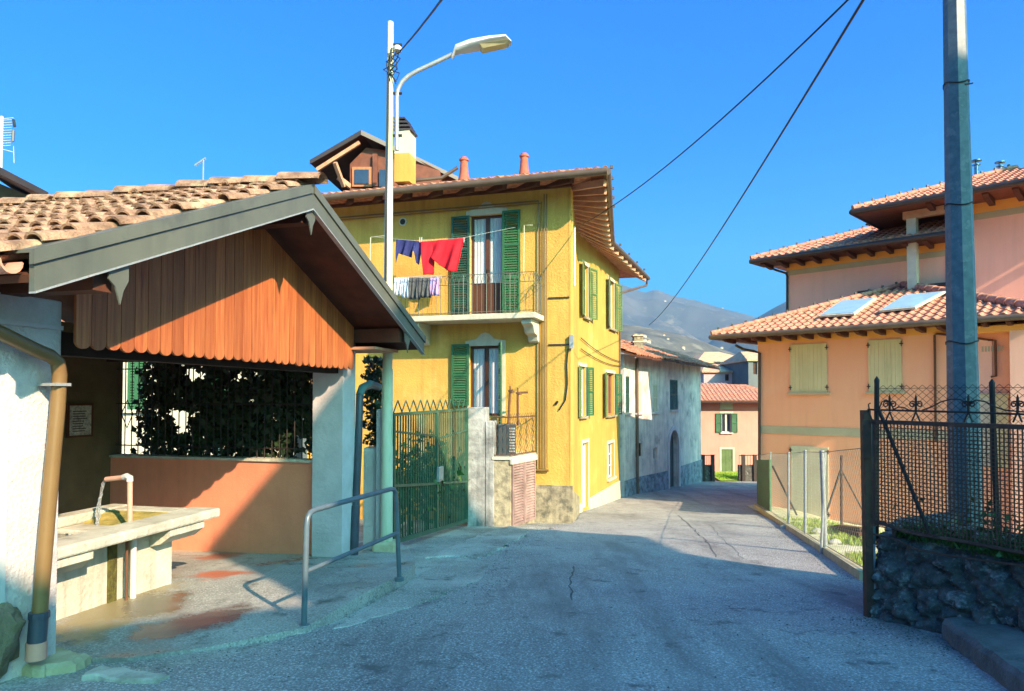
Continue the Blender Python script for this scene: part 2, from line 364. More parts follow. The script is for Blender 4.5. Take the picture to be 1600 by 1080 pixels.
# platform with kerb step
plat = MB()
poly = [G(88, 1030), G(200, 1030), G(330, 1012), G(478, 990), G(560, 950), G(632, 914), G(648, 898), G(640, 870), G(604, 850)]
pl = [V((p.x, p.y, 0)) for p in poly] + [V((-2.3, 10.5, 0)), V((-6.5, 10.6, 0)), V((-7.2, 4.6, 0)), V((-3.6, 4.45, 0))]
cen = V((-3.6, 7.4, 0))
hz = [.0, .01, .02, .06, .09, .09, .06, .05, .07, .07, .05, .05, 0]
def fz(x, y): return -lerp_tab([(4, 1.83), (5.2, 1.85), (5.7, 1.83), (7.2, 1.88), (9, 2.06), (11, 2.3)], y)
top = [V((p.x, p.y, fz(p.x, p.y))) for p in pl]
NR = 16
rings = [[cen.lerp(V((t.x, t.y, 0)), k / NR) for t in top] for k in range(1, NR + 1)]
k0 = V((cen.x, cen.y, fz(cen.x, cen.y)))
n_ = len(top); plat.v.append(k0)
for rg_ in rings:
    for p in rg_: plat.v.append(V((p.x, p.y, fz(p.x, p.y) + nz(p.x, p.y, 1.3, .015))))
for p in rings[-1]: plat.v.append(V((p.x + .01, p.y - .01, gz(p.y) - .1)))
for j in range(n_): plat.f.append((0, 1 + j, 1 + (j + 1) % n_))
for k in range(NR):
    for j in range(n_):
        a = 1 + k * n_ + j; b = 1 + k * n_ + (j + 1) % n_; plat.f.append((a, b, b + n_, a + n_))
def stain_floor(m, spots):
    n = m.node_tree; L = n.links.new; b = n.nodes['Principled BSDF']; col = b.inputs['Base Color'].links[0].from_socket; rgh = b.inputs['Roughness'].links[0].from_socket
    tc = n.nodes.new('ShaderNodeTexCoord').outputs['Object']
    nn_ = n.nodes.new('ShaderNodeTexNoise'); nn_.inputs['Scale'].default_value = 4; nn_.inputs['Detail'].default_value = 10; nn_.inputs['Roughness'].default_value = .7; L(tc, nn_.inputs['Vector'])
    for (p, rx, ry, ang, c, rv) in spots:
        mp = n.nodes.new('ShaderNodeMapping'); mp.vector_type = 'TEXTURE'; mp.inputs['Location'].default_value = (p.x, p.y, 0); mp.inputs['Rotation'].default_value = (0, 0, ang); mp.inputs['Scale'].default_value = (rx, ry, 1000); L(tc, mp.inputs[0])
        ln = n.nodes.new('ShaderNodeVectorMath'); ln.operation = 'LENGTH'; L(mp.outputs[0], ln.inputs[0])
        ad = n.nodes.new('ShaderNodeMath'); ad.operation = 'MULTIPLY_ADD'; L(nn_.outputs['Fac'], ad.inputs[0]); ad.inputs[1].default_value = 2.2; L(ln.outputs['Value'], ad.inputs[2])
        mr = n.nodes.new('ShaderNodeMapRange'); mr.inputs[1].default_value = 2.25; mr.inputs[2].default_value = 1.75; L(ad.outputs[0], mr.inputs[0])
        mx = n.nodes.new('ShaderNodeMix'); mx.data_type = 'RGBA'; L(mr.outputs[0], mx.inputs[0]); L(col, mx.inputs[6]); mx.inputs[7].default_value = (*c, 1); col = mx.outputs[2]
        m2 = n.nodes.new('ShaderNodeMix'); m2.data_type = 'FLOAT'; L(mr.outputs[0], m2.inputs[0]); L(rgh, m2.inputs[2]); m2.inputs[3].default_value = rv; rgh = m2.outputs[0]
    L(col, b.inputs['Base Color']); L(rgh, b.inputs['Roughness'])
stain_floor(m_floor, [(G(190, 955), .40, 1.1, .25, (.25, .20, .10), .35), (G(245, 960), .25, .45, .25, (.09, .08, .05), .1), (G(345, 918), .28, .30, 0, (.42, .14, .08), .3), (G(345, 885), .26, .5, 0, (.26, .12, .08), .35), (G(300, 985), .3, .6, -.6, (.10, .10, .09), .15)])
setp(plat.build('shelter_floor', m_floor, loc=(0, 0, 0), weld=True), kind='structure')

# yard right of the kerb, lawn in front of the pink house
def dipx(x, y): return .42 * ss(0.6, 3.5, x - (4.05 + (y - 7.9) * .256)) * ss(9, 15, y)
yard = [(5.2, 3.9, 12), (6.2, 3.9, 12), (7.9, 4.1, 12), (10, 4.75, 16), (12, 5.3, 16), (14, 5.85, 16), (16, 6.4, 16), (18, 6.9, 18), (20, 7.3, 20), (21.5, 7.5, 20), (23.4, 7.9, 20)]
yo = strip('yard', m_soil, yard, 40, .03, jit=.04)
for v_ in yo.data.vertices: v_.co.z -= dipx(v_.co.x, v_.co.y)
lo_ = strip('lawn', m_lawn, [(37.6 + .25 * i, 11.3, 15) for i in range(11)], 8, .05)
for v_ in lo_.data.vertices: v_.co.z += .32 * max(0, v_.co.y - 37.7) / 2.3

# hills
def hill(name, mat, D0, D1, prof, base, amp, step=8, rows=26, sc_=.004):
    prof = [(max(-300, min(2100, a_)), b_) for a_, b_ in prof]
    mb = MB(); pxs = list(range(prof[0][0], prof[-1][0] + 1, step)); n = len(pxs)
    for r_ in range(rows + 1):
        t = r_ / rows; D = D0 + (D1 - D0) * t
        for q in pxs:
            d = ray(q, 600); x = d.x * D; y = D
            ztop = (620 - lerp_tab(prof, q)) / F * D1
            z = base + (ztop - base) * (t ** 1.15)
            f = math.sin(math.pi * min(1, t * 1.0)) if t < 1 else 0
            z += amp * (f + .12) * (noise.fractal(V((x * sc_, y * sc_, 0)), 1.0, 2.1, 6))
            mb.v.append(V((x, y, z)))
    k = rows + 1
    for q in range(n):
        v = mb.v[rows * n + q]; mb.v.append(V((v.x * 1.3, v.y * 1.3, base - 20)))
    for r_ in range(k):
        for i in range(n - 1):
            a = r_ * n + i; mb.f.append((a, a + 1, a + n + 1, a + n))
    return setp(mb.build(name, mat, loc=(0, 0, base), smooth=True), kind='structure')
m_hill1 = M('wooded_hill', (.135, .115, .09), (.065, .065, .055), scale=.05, detail=15, stain=(.19, .165, .12), stscale=.06, stw=.1, bump=1, bscale=.25)
m_hill2 = M('far_mountain', (.115, .10, .09), (.06, .065, .065), scale=.006, detail=15, stain=(.17, .14, .11), stscale=.012, stw=.1)
hill('far_mountain', m_hill2, 1300, 2900, [(-900, 470), (500, 400), (800, 425), (940, 436), (975, 441), (995, 450), (1010, 454), (1026, 449), (1045, 458), (1060, 463), (1090, 470), (1120, 480), (1160, 488), (1200, 500), (1400, 540), (2600, 560)], -10, 110, step=10, rows=40, sc_=.0022)
hill('side_mountain', m_hill2, 1000, 2100, [(1000, 600), (1100, 540), (1150, 512), (1190, 492), (1215, 478), (1240, 466), (1300, 440), (1500, 380), (2600, 300)], -10, 80, step=8, rows=30, sc_=.003)
hill('wooded_hill', m_hill1, 350, 700, [(-900, 540), (600, 490), (900, 498), (975, 508), (1010, 512), (1060, 522), (1100, 536), (1140, 552), (1200, 580), (1300, 600), (2600, 600)], -8, 20, step=6, rows=36, sc_=.012)

# ================================================================ parts helpers
def wall_mb(face, L0, L1, z0, z1, holes, th=.3, zb=None):
    """wall front sheet with reveals; holes (s0,s1,z0,z1)"""
    mb = MB(); xs = sorted({L0, L1, *[h[0] for h in holes], *[h[1] for h in holes]}); zs = sorted({z0, z1, *[h[2] for h in holes], *[h[3] for h in holes]})
    def inh(x, z): return any(h[0] < x < h[1] and h[2] < z < h[3] for h in holes)
    for o in (0, -th):
        for a, b in zip(xs, xs[1:]):
            for c, d in zip(zs, zs[1:]):
                if not inh((a + b) / 2, (c + d) / 2): mb.poly(face.at(a, c, o), face.at(b, c, o), face.at(b, d, o), face.at(a, d, o))
    for h in list(holes) + [(L0, L1, z0, z1)]:
        c = [(h[0], h[2]), (h[1], h[2]), (h[1], h[3]), (h[0], h[3])]
        for i in range(4):
            p, q = c[i], c[(i + 1) % 4]; mb.poly(face.at(*p, 0), face.at(*q, 0), face.at(*q, -th), face.at(*p, -th))
    return mb
def shutter(o, dw, n, w_, h_, kind='louver', bars=2):
    """panel from corner o along dw (unit), up Z, thickness along n"""
    mb = MB(); t = .035; fw = .055
    mb.obox(o, dw * fw, Z * h_, n * t); mb.obox(o + dw * (w_ - fw), dw * fw, Z * h_, n * t)
    for k in range(bars + 1):
        zc = (h_ - fw) * k / bars; mb.obox(o + dw * fw + Z * zc, dw * (w_ - 2 * fw), Z * fw, n * t)
    if kind == 'louver':
        m = int(h_ / .06)
        for i in range(m):
            z = h_ * (i + .3) / m
            a = o + dw * fw + Z * z + n * .004
            mb.add([a, a + dw * (w_ - 2 * fw), a + dw * (w_ - 2 * fw) + Z * .05 - n * -.0 + n * .0, a + Z * .05], [(0, 1, 2, 3)]) if False else \
                mb.obox(a + n * .022, dw * (w_ - 2 * fw), Z * .042 - n * .024, n * .005 + Z * .004)
    else:
        m = max(2, round((w_ - 2 * fw) / .11)); pw = (w_ - 2 * fw) / m
        for i in range(m): mb.obox(o + dw * (fw + pw * i + .002) + n * .008, dw * (pw - .004), Z * h_, n * (t - .012))
    return mb
def add_shutter(par, face, s, z0, h_, w_, side, mat, kind='louver', ang=0, bars=2, o=.03):
    """hinge at s on the wall; side -1/+1 to which it swings open; ang=0 flat on wall, 90 sticks out"""
    dw = (face.d * side * math.cos(R(ang)) + face.n * math.sin(R(ang))).normalized()
    nn = (face.n * math.cos(R(ang)) - face.d * side * math.sin(R(ang))).normalized()
    return shutter(face.at(s, z0, o), dw, nn, w_, h_, kind, bars).build('shutter', mat, par)
def window(par, face, s0, s1, z0, z1, fm, dep=.14, mull=1, rails=0, glass=None, sill=None, surround=None, curtain=False, name='window', panel=0, pediment=False, closed=None):
    f = .06; fr = MB(); gl = glass or m_glass; zb = z0 + panel
    for a, b in ((s0, s0 + f), (s1 - f, s1)): fr.obox(face.at(a, z0, -dep), face.d * (b - a), Z * (z1 - z0), face.n * .05)
    for a, b in ((z0, z0 + f), (z1 - f, z1)): fr.obox(face.at(s0 + f, a, -dep), face.d * (s1 - s0 - 2 * f), Z * (b - a), face.n * .05)
    for k in range(mull):
        c = s0 + (s1 - s0) * (k + 1) / (mull + 1); fr.obox(face.at(c - .05, z0 + f, -dep), face.d * .1, Z * (z1 - z0 - 2 * f), face.n * .055)
    for k in range(rails):
        c = z0 + (z1 - z0) * (k + 1) / (rails + 1); fr.obox(face.at(s0 + f, c - .02, -dep), face.d * (s1 - s0 - 2 * f), Z * .04, face.n * .052)
    if panel: fr.obox(face.at(s0 + f, z0 + f, -dep), face.d * (s1 - s0 - 2 * f), Z * (panel - f), face.n * .035)
    wn = fr.build(name, fm, par)
    g = MB(); g.obox(face.at(s0 + .01, zb, -dep - .02), face.d * (s1 - s0 - .02), Z * (z1 - zb - .01), face.n * .012); g.build('pane', gl, wn)
    if curtain:
        c = MB(); n = 40; k = (s1 - s0 - 2 * f)
        for i in range(n + 1):
            s_ = s0 + f + k * i / n; o = -dep + .012 + .008 * math.sin(i * 1.35)
            c.v.append(face.at(s_, zb + .02, o)); c.v.append(face.at(s_, z1 - f, o))
        for i in range(n):
            if i == n // 2: continue
            c.f.append((2 * i, 2 * i + 2, 2 * i + 3, 2 * i + 1))
        c.build('curtain', m_curtain, wn, smooth=True)
    if sill: MB().obox(face.at(s0 - .08, z0 - .07, -.05), face.d * (s1 - s0 + .16), Z * .068, face.n * .15).build('sill', sill, wn)
    if surround:
        sm = MB(); q = .11; t = .018
        sm.obox(face.at(s0 - q, z0, .002), face.d * q, Z * (z1 - z0), face.n * t); sm.obox(face.at(s1, z0, .002), face.d * q, Z * (z1 - z0), face.n * t)
        if pediment:
            w2 = (s1 - s0) / 2 + q; c = (s0 + s1) / 2
            sm.prism([face.at(c - w2, z1, .002), face.at(c + w2, z1, .002), face.at(c + w2, z1 + .12, .002), face.at(c + w2 * .45, z1 + .17, .002), face.at(c + w2 * .2, z1 + .3, .002),
                      face.at(c, z1 + .33, .002), face.at(c - w2 * .2, z1 + .3, .002), face.at(c - w2 * .45, z1 + .17, .002), face.at(c - w2, z1 + .12, .002)], face.n * t)
        else: sm.obox(face.at(s0 - q, z1, .002), face.d * (s1 - s0 + 2 * q), Z * q, face.n * t)
        sm.build('surround', surround, wn)
    return wn
def tiles(o, du, L, dv, H, tw=.22, cl=.36, amp=.035, step=.03, clips=(), jit=0, under=.0):
    """tiled slope: o eave corner, du unit along eave, dv unit up-slope"""
    n = du.cross(dv).normalized(); n = n if n.z > 0 else -n
    bm = bmesh.new(); nu = int(L / tw) * 6; nv = max(1, round(H / cl)); cl = H / nv
    rows = []
    for k in range(nv):
        for e, hh in ((0, step), (.995, .004)):
            row = []
            for i in range(nu + 1):
                u = L * i / nu; ti = int(i // 6); ph = (i % 6) / 6
                j = jit * noise.noise(V((ti * 1.7, k * 2.3, 1))) if jit else 0
                hump = amp * (max(0, math.sin(ph * 2 * math.pi)) ** .7 - .35 * max(0, -math.sin(ph * 2 * math.pi)))
                off = jit * .8 * noise.noise(V((ti * 3.1, k * 1.3, 5))) if jit else 0
                row.append(bm.verts.new(o + du * u + dv * ((k + e) * cl - (off if e == 0 else 0)) + n * (hump + hh + j + under)))
            rows.append(row)
    for r0, r1 in zip(rows, rows[1:]):
        for i in range(nu): bm.faces.new((r0[i], r0[i + 1], r1[i + 1], r1[i]))
    r0 = rows[0]; lo = [bm.verts.new(v.co - n * (amp * .6 + step) ) for v in r0]
    for i in range(nu): bm.faces.new((lo[i], lo[i + 1], r0[i + 1], r0[i]))
    for co, no in clips:
        bmesh.ops.bisect_plane(bm, geom=bm.verts[:] + bm.edges[:] + bm.faces[:], plane_co=co, plane_no=no, clear_outer=True)
    bm.verts.index_update(); mb = MB(); mb.add([v.co.copy() for v in bm.verts], [tuple(v.index for v in f.verts) for f in bm.faces]); bm.free()
    return mb
def sag(p, q, s, n=24):
    p, q = V(p), V(q); return [p.lerp(q, i / n) - Z * (s * 4 * (i / n) * (1 - i / n)) for i in range(n + 1)]
def leaves(n, pos, size, mat, name, parent=None, flat=None, seed=1, loc=None):
    rnd = random.Random(seed); mb = MB()
    for i in range(n):
        p = pos(rnd)
        if p is None: continue
        s = size * rnd.uniform(.45, 1.55); nrm = V((rnd.gauss(0, 1), rnd.gauss(0, 1), rnd.gauss(0, 1)))
        if flat is not None: nrm = nrm * .55 + flat * (1 if rnd.random() < .5 else -1)
        nrm.normalize(); x = nrm.orthogonal().normalized(); x = (Matrix.Rotation(rnd.uniform(0, 6.28), 3, nrm) @ x); y = nrm.cross(x)
        pts = [p - x * s * .5, p - x * s * .12 + y * s * .42, p + x * s * .1 + y * s * .2, p + x * s * .62, p + x * s * .1 - y * s * .2, p - x * s * .12 - y * s * .42]
        mb.add(pts, [(0, 1, 2, 3), (0, 3, 4, 5)])
    o = mb.build(name, mat, parent, loc=loc); return o

# ================================================================ WASH SHELTER
sh = thing('fountain_shelter', 'open-sided village fountain shelter with grey metal verge boards, clay tiles and scalloped orange boards', 'shelter', S(6, -5.5, -2))
bB = -4.32                       # board / wall plane
bF = -3.53                       # verge plane
aL, aR, aM = 3.0, 8.79, 5.9
zE, zR = .80, 2.03               # top line of the verge at eave / ridge
def ztop(a): return zR - (zR - zE) * abs(a - aM) / 2.9
bBack = -8.5
wl = MB()
wl.obox(S(2.7, bB - .35, -2.4), A * (3.93 - 2.7), Z * (ztop(3.3) - .25 + 2.4), B * .35)     # left wall
wl.build('wall', m_white, sh, bevel=.01)
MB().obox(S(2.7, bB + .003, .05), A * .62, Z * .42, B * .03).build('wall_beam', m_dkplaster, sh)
MB().obox(S(3.32, bB + .003, .47), A * .61, Z * .03, B * .012).build('trim', m_conc, sh)
MB().obox(S(2.9, bB + .003, -1.68), A * .62, Z * 1.65, B * .03).build('panel', m_white2, sh)
pr = MB(); pr.obox(S(8.06, -4.78, -2.4), A * .34, Z * 3.35, B * .44); pr.build('pillar', m_conc, sh, bevel=.008)
# rear wall and far end low wall
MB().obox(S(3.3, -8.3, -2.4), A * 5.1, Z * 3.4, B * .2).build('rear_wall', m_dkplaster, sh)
MB().obox(S(8.2, -8.1, -2.5), A * .18, Z * (2.5 - .87), B * 3.31).build('low_wall', m_salmon, sh)
MB().obox(S(8.17, -8.1, -.87), A * .24, Z * .035, B * 3.31).build('coping', m_trough, sh)
MB().obox(S(8.1, -8.1, .5), A * .2, Z * .18, B * 3.3).build('lintel', m_darkwood, sh)
# grille over the low wall
gr = MB()
for i in range(29): 
    b_ = -8.05 + i * .115; gr.tube([S(8.28, b_, -.83), S(8.28, b_, .52)], .008, 5)
for z_ in (-.7, -.1, .4): gr.tube([S(8.28, -8.09, z_), S(8.28, -4.8, z_)], .009, 5)
for i in range(3):
    c = -7.9 + i * .25; gr.tube([S(8.28, c - .1, -.25), S(8.28, c, -.05), S(8.28, c + .1, -.25), S(8.28, c, -.45), S(8.28, c - .1, -.25)], .008, 5)
gr.build('grille', m_black, sh)
# scalloped boards
nb = 31; a0, a1 = 3.93, 8.07; bw = (a1 - a0) / nb
for i in range(nb):
    p = a0 + bw * i; zb = .345 + random.uniform(-.008, .008); zt0 = ztop(p) - .22; zt1 = ztop(p + bw) - .22; m = 8
    r_ = (bw - .006) / 2; pts = []
    for k in range(m + 1):
        an = math.pi + math.pi * k / m; pts.append(S(p + .003 + r_ + r_ * math.cos(an), bB + .1, zb + r_ * .8 + r_ * .8 * math.sin(an)))
    pts += [S(p + bw - .003, bB + .1, zt1), S(p + .003, bB + .1, zt0)]
    MB().prism(pts, B * .022).build('gable_board', m_board, sh)
# roof: deck, tiles, verges, soffit
dL = (S(aM, 0, zR) - S(aL, 0, zE)); dLn = dL.normalized(); dRn = (S(aM, 0, zR) - S(aR, 0, zE)).normalized()
for dn, aE, nm in ((dLn, aL, 'roof_deck'), (dRn, aR, 'roof_deck')):
    o = S(aE, bBack, zE - .13) + dn * .02; nn = dn.cross(B); nn = nn if nn.z > 0 else -nn
    MB().obox(o, dn * (dL.length - .02), B * (bF - bBack - .03), -nn * .045).build(nm, m_soffit, sh)
    # roof tiles (individual overlapping clay tiles)
    tm = MB(); tw = .15; cl = .30; nc = int((bF - bBack - .03) / tw); nrow = int(dL.length / cl) + 1
    rnd = random.Random(3)
    for c in range(nc):
        for r_ in range(nrow):
            for up in (0, 1):
                base = S(aE, bBack + .1 + tw * (c + (.5 if up else 0)), zE - .085) + dn * (cl * r_ - .10 + rnd.uniform(-.025, .025)) + nn * (.035 + (.03 if up else .0) + rnd.uniform(0, .018))
                base = base + B * rnd.uniform(-.02, .02); yaw = rnd.uniform(-.06, .06)
                Ld = dn * (cl + .09) + B * yaw * .3; m = 6; ra, rb = (.070, .056) if up else (.060, .072)
                rise = nn * .034
                vs = []
                for (q, rad, lf) in ((base + rise, ra, 0), (base + Ld + (rise * -.3), rb, 1)):
                    for k in range(m + 1):
                        an = math.pi * k / m; y_ = math.sin(an) * rad * .85
                        vs.append(q + B * (-math.cos(an) * rad) + nn * (y_ if up else -y_ * .6))
                    for k in range(m + 1):
                        an = math.pi * k / m; y_ = math.sin(an) * (rad - .015) * .85
                        vs.append(q + B * (-math.cos(an) * (rad - .015)) + nn * (y_ if up else -y_ * .6) - nn * .004)
                fs = []; w2 = 2 * (m + 1)
                for k in range(m): fs += [(k, k + 1, k + 1 + w2, k + w2), (k + m + 1, k + m + 1 + w2, k + m + 2 + w2, k + m + 2), (k, k + m + 1, k + m + 2, k + 1)]
                tm.add(vs, fs)
    for k in range(int((bF - bBack) / .38)):
        if nm and aE == aL:
            q = S(aM, bBack + .1 + .38 * k, zR + .05 + rnd.uniform(0, .02)); vs = []; m = 8
            for (e, rad, dz) in ((0, .12, 0), (.44, .10, -.02)):
                for rr_ in (rad, rad - .018):
                    for j in range(m + 1):
                        an = math.pi * j / m; vs.append(q + B * e + A * (-math.cos(an) * rr_) + Z * (math.sin(an) * rr_ * .8 + dz))
            fs = []; w2 = 2 * (m + 1)
            for j in range(m): fs += [(j, j + 1, j + 1 + w2, j + w2), (j + m + 1, j + m + 1 + w2, j + m + 2 + w2, j + m + 2), (j, j + m + 1, j + m + 2, j + 1)]
            tm.add(vs, fs)
    tm.build('roof_tiles', m_tileold, sh, smooth=True)
    # verge flashing: upper and lower boards
    if aE == aL: sgn = 1
    e0 = S(aE, bF, zE); rt = S(aM, bF, zR); gap = dn * -.015
    v1 = MB(); v1.obox(e0 - Z * .07, rt + gap - e0, B * .035, Z * .085)
    v1.obox(e0 + Z * .0151, rt + gap - e0, -B * .16, -Z * .02); v1.build('verge_flashing', m_fascia, sh)
    v2 = MB(); q0 = e0 + dn * .02 - B * .02
    v2.obox(q0 - Z * .225, rt + gap - e0, B * .038, Z * .15); v2.build('verge_board', m_fascia, sh)
    MB().obox(q0 - Z * .237, rt + gap - e0, B * .05, Z * .011).build('drip_edge', m_galv, sh)
# rafters / purlins under the roof
for a_, nm in ((aL + .55, 0), (aM, 0), (aR - .62, 0)):
    zt = ztop(a_) - .2; MB().obox(S(a_ - .07, bBack + .1, zt - .17), A * .14, B * (bF - bBack - .16), Z * .17).build('purlin', m_soffit, sh)
for b_ in (-4.6, -5.6, -6.6, -7.6):
    for aE, dn in ((aL, dLn), (aR, dRn)):
        o = S(aE, b_, zE - .19) + dn * .1; MB().obox(o, dn * (dL.length - .15), B * .09, Z * .08).build('rafter', m_soffit, sh)
MB().obox(S(3.4, bB - .25, .30), A * 5.0, Z * .17, B * .16).build('tie_beam', m_darkwood, sh)
MB().obox(S(8.0, bB - .4, .60), A * .72, Z * .035, B * .85).build('eave_plate', m_raft, sh)
# pendants covering purlin ends
for a_ in (aL + .62, aM, aR - .55):
    zc = ztop(a_) - .235; w_ = .075
    MB().prism([S(a_ - w_, bF - .01, zc + .03), S(a_ + w_, bF - .01, zc + .03), S(a_ + w_, bF - .01, zc - .08), S(a_ + w_ * .45, bF - .01, zc - .15), S(a_ + .01, bF - .01, zc - .24), S(a_ - w_ * .4, bF - .01, zc - .13), S(a_ - w_ * 1.1, bF - .01, zc - .09)], B * .012).build('purlin_cap', m_fascia, sh)
# gutters
for a_ in (aL - .06, aR + .06):
    g = MB(); m = 8; pts = []
    for b_ in (bF - .05, bBack):
        for k in range(m + 1):
            an = math.pi + math.pi * k / m; pts.append(S(a_ + .07 * math.cos(an), b_, zE - .06 + .07 * math.sin(an)))
        for k in range(m + 1):
            an = math.pi + math.pi * k / m; pts.append(S(a_ + .06 * math.cos(an), b_, zE - .055 + .06 * math.sin(an)))
    w2 = 2 * (m + 1); fs = []
    for k in range(m): fs += [(k, k + 1, k + 1 + w2, k + w2), (k + m + 1, k + m + 2, k + m + 2 + w2, k + m + 1 + w2), (k, k + 1, k + m + 2, k + m + 1)]
    g.add(pts, fs); g.build('gutter', m_gutter if a_ > 5 else m_terra, sh, smooth=True)
# left downpipe (px path on a plane slightly in front of the wall)
lp = SPlane('a', bB + .12)
def LP(px, py): a_, z_ = lp.px(px, py); return S(a_, bB + .12, z_)
dp = MB(); dp.tube([LP(-60, 492), LP(0, 520), LP(60, 549), LP(78, 556), LP(90, 566), LP(93, 585), LP(90, 640), LP(75, 800), LP(61, 970)], .047, 12)
d_ = dp.build('downpipe', m_pipebeige, sh, smooth=True)
MB().tube([LP(61, 962), LP(56, 1022)], .056, 12).build('pipe_shoe', m_pipedark, d_, smooth=True)
MB().tube([LP(57, 1003), LP(56, 1030)], .062, 12).build('pipe_collar', m_terra, d_, smooth=True)
MB().obox(LP(76, 603) - B * .1, A * .12, Z * .02, B * .16).build('pipe_bracket', m_galv, d_)
MB().tube([LP(61.3, 956), LP(61, 966)], .062, 12).build('pipe_ring', m_pipedark, d_)
# right downpipe
rp = SPlane('a', -4.36)
def RP(px, py, b_=-4.30):
    r = ray(px, py); p = r * (b_ / r.dot(B)); return p
MB().tube([RP(590, 605), RP(578, 602), RP(567, 607), RP(562, 620), RP(560, 700), RP(553, 866)], .05, 12).build('downpipe', m_pipedark, sh, smooth=True)
MB().tube([RP(592, 605), RP(578, 600), RP(566, 606), RP(562, 618)], .054, 12).build('pipe_elbow', m_pipeteal, sh, smooth=True)
MB().tube([RP(556, 790), RP(553, 868)], .058, 12).build('pipe_shoe', m_pipedark, sh, smooth=True)
# notice on rear wall
rw = SPlane('a', -8.09)
na, nz_ = rw.px(113, 634); na2, nz2 = rw.px(121, 680)
nb_ = thing('notice_board', 'small framed paper notice on the dark rear wall of the shelter', 'notice', S(na, -8.09, nz2))
MB().obox(S(na - .1, -8.095, nz2 - .03), A * .42, Z * (nz_ - nz2 + .06), B * .03).build('frame', m_framebrown, nb_)
MB().obox(S(na - .06, -8.07, nz2), A * .34, Z * (nz_ - nz2), B * .01).build('sheet', m_paper, nb_)
lm = MB()
for k in range(9): lm.obox(S(na - .02, -8.06, nz2 + .05 + k * (nz_ - nz2 - .1) / 9), A * random.uniform(.16, .26), Z * .012, B * .002)
lm.build('print', m_gutdk, nb_)

# ---------------------------------------------------------------- trough fountain
tr = thing('stone_trough', 'long pale concrete washing trough with wide sloping rim and pipe spout', 'trough', S(6, -4.9, -1.95))
zr = -1.16
q0 = P(95, 855, 5.40); q1 = P(345, 793, 7.32)
dT = V((q1.x - q0.x, q1.y - q0.y, 0)); LT = dT.length; dT.normalize(); nT = V((dT.y, -dT.x, 0)); qz = -1.165
def T(s, o, z): p = V((q0.x, q0.y, 0)) + dT * s + nT * o; return V((p.x, p.y, z))
rim = MB()
rim.obox(T(-.4, -.34, qz - .10), dT * (LT + .4), Z * .095, nT * .34)        # front rim
rim.obox(T(-.4, -1.32, qz - .10), dT * (LT + .38), Z * .10, nT * .22)       # back rim
rim.obox(T(LT - .30, -1.10, qz - .10), dT * .26, Z * .09, nT * .76)
rim.build('rim', m_trough, tr, bevel=.02)
wsh = MB(); wsh.add([T(LT - .95, -1.1, qz - .16), T(LT - .3, -1.1, qz - .02), T(LT - .3, -.34, qz - .02), T(LT - .95, -.34, qz - .16), T(LT - .95, -1.1, qz - .3), T(LT - .3, -1.1, qz - .3), T(LT - .3, -.34, qz - .3), T(LT - .95, -.34, qz - .3)],
                    [(0, 1, 2, 3), (0, 3, 7, 4), (1, 5, 6, 2), (4, 7, 6, 5), (0, 4, 5, 1), (3, 2, 6, 7)])
wsh.build('washboard', m_moss, tr)
bs = MB()
bs.obox(T(-.4, -.42, -2.05), dT * (LT - .3), Z * (2.05 + qz - .1), nT * .12)
bs.obox(T(-.4, -1.3, -2.05), dT * (LT + .05), Z * (2.05 + qz - .1), nT * .12)
bs.build('basin', m_trough, tr, bevel=.01)
MB().obox(T(LT - .95, -1.28, -2.1), dT * .55, Z * (2.1 + qz - .1), nT * 1.02).build('end_block', m_trough, tr, bevel=.012)
for s_ in (-.3, LT - .72):
    b_ = MB(); b_.prism([T(s_, -.3, qz - .1), T(s_, -.03, qz - .1), T(s_, -.03, qz - .17), T(s_, -.14, qz - .25), T(s_, -.3, qz - .29)], dT * (.65 if s_ < 0 else .5))
    b_.build('bracket', m_trough, tr, bevel=.006)
for s_, w_, dz in ((.78, .10, 0), (1.27, .11, 0)):
    mm = MB(); mm.obox(T(s_, -.30, -1.98), dT * w_, Z * .72, nT * .02); mm.obox(T(s_ - .05, -.29, -2.0), dT * (w_ + .1), Z * .06, nT * .06); mm.build('moss_streak', m_mossdk, tr, bevel=.005)
MB().obox(T(1.30, -.30, -1.95), dT * .22, Z * .7, nT * .012).build('recess_shade', m_gutdk, tr)  # flat dark panel on the basin front, a recess's shade as colour
MB().tube([T(.98, -.2, qz - .1), T(.98, -.2, -1.95)], .028, 10).build('drain_pipe', m_white2, tr, smooth=True)
MB().tube([T(.90, -.2, qz - .1), T(.90, -.2, -1.95)], .012, 8).build('feed_pipe', m_rustpipe, tr, smooth=True)
MB().add([T(-.4, -1.15, qz - .14), T(LT - .85, -1.15, qz - .14), T(LT - .85, -.31, qz - .14), T(-.4, -.31, qz - .14)], [(0, 1, 2, 3)]).build('water', m_pool, tr)
# spout
sx, sp_ = 1.10, -.42
s1 = P(203, 825, 6.65); s2 = P(203, 745, 6.65); s3 = P(166, 749, 6.75); 
spz = MB(); spz.tube([s1 - Z * .12, s1, s2 - Z * .03], .024, 10); spz.build('spout', m_copper, tr, smooth=True)
MB().tube([s2 - Z * .045, s2 - Z * .01, s2 + (s3 - s2) * .12 + Z * .008, s2 + (s3 - s2) * .25], .031, 10).build('elbow', m_white2, tr, smooth=True)
MB().tube([s2 + (s3 - s2) * .22, s3], .024, 10).build('nozzle', m_copper, tr, smooth=True)
wj = MB(); rnd = random.Random(5)
e = P(150, 829, 6.85)
for k in range(7):
    pts = []
    for i in range(13):
        t = i / 12; p = s3.lerp(V((e.x, e.y, s3.z)), t ** .9); p.z = s3.z + (e.z - s3.z) * t ** 1.7
        pts.append(p + V((rnd.gauss(0, .008 * (.4 + t)), rnd.gauss(0, .008 * (.4 + t)), 0)))
    wj.tube(pts, [rnd.uniform(.003, .010) for _ in pts], 6)
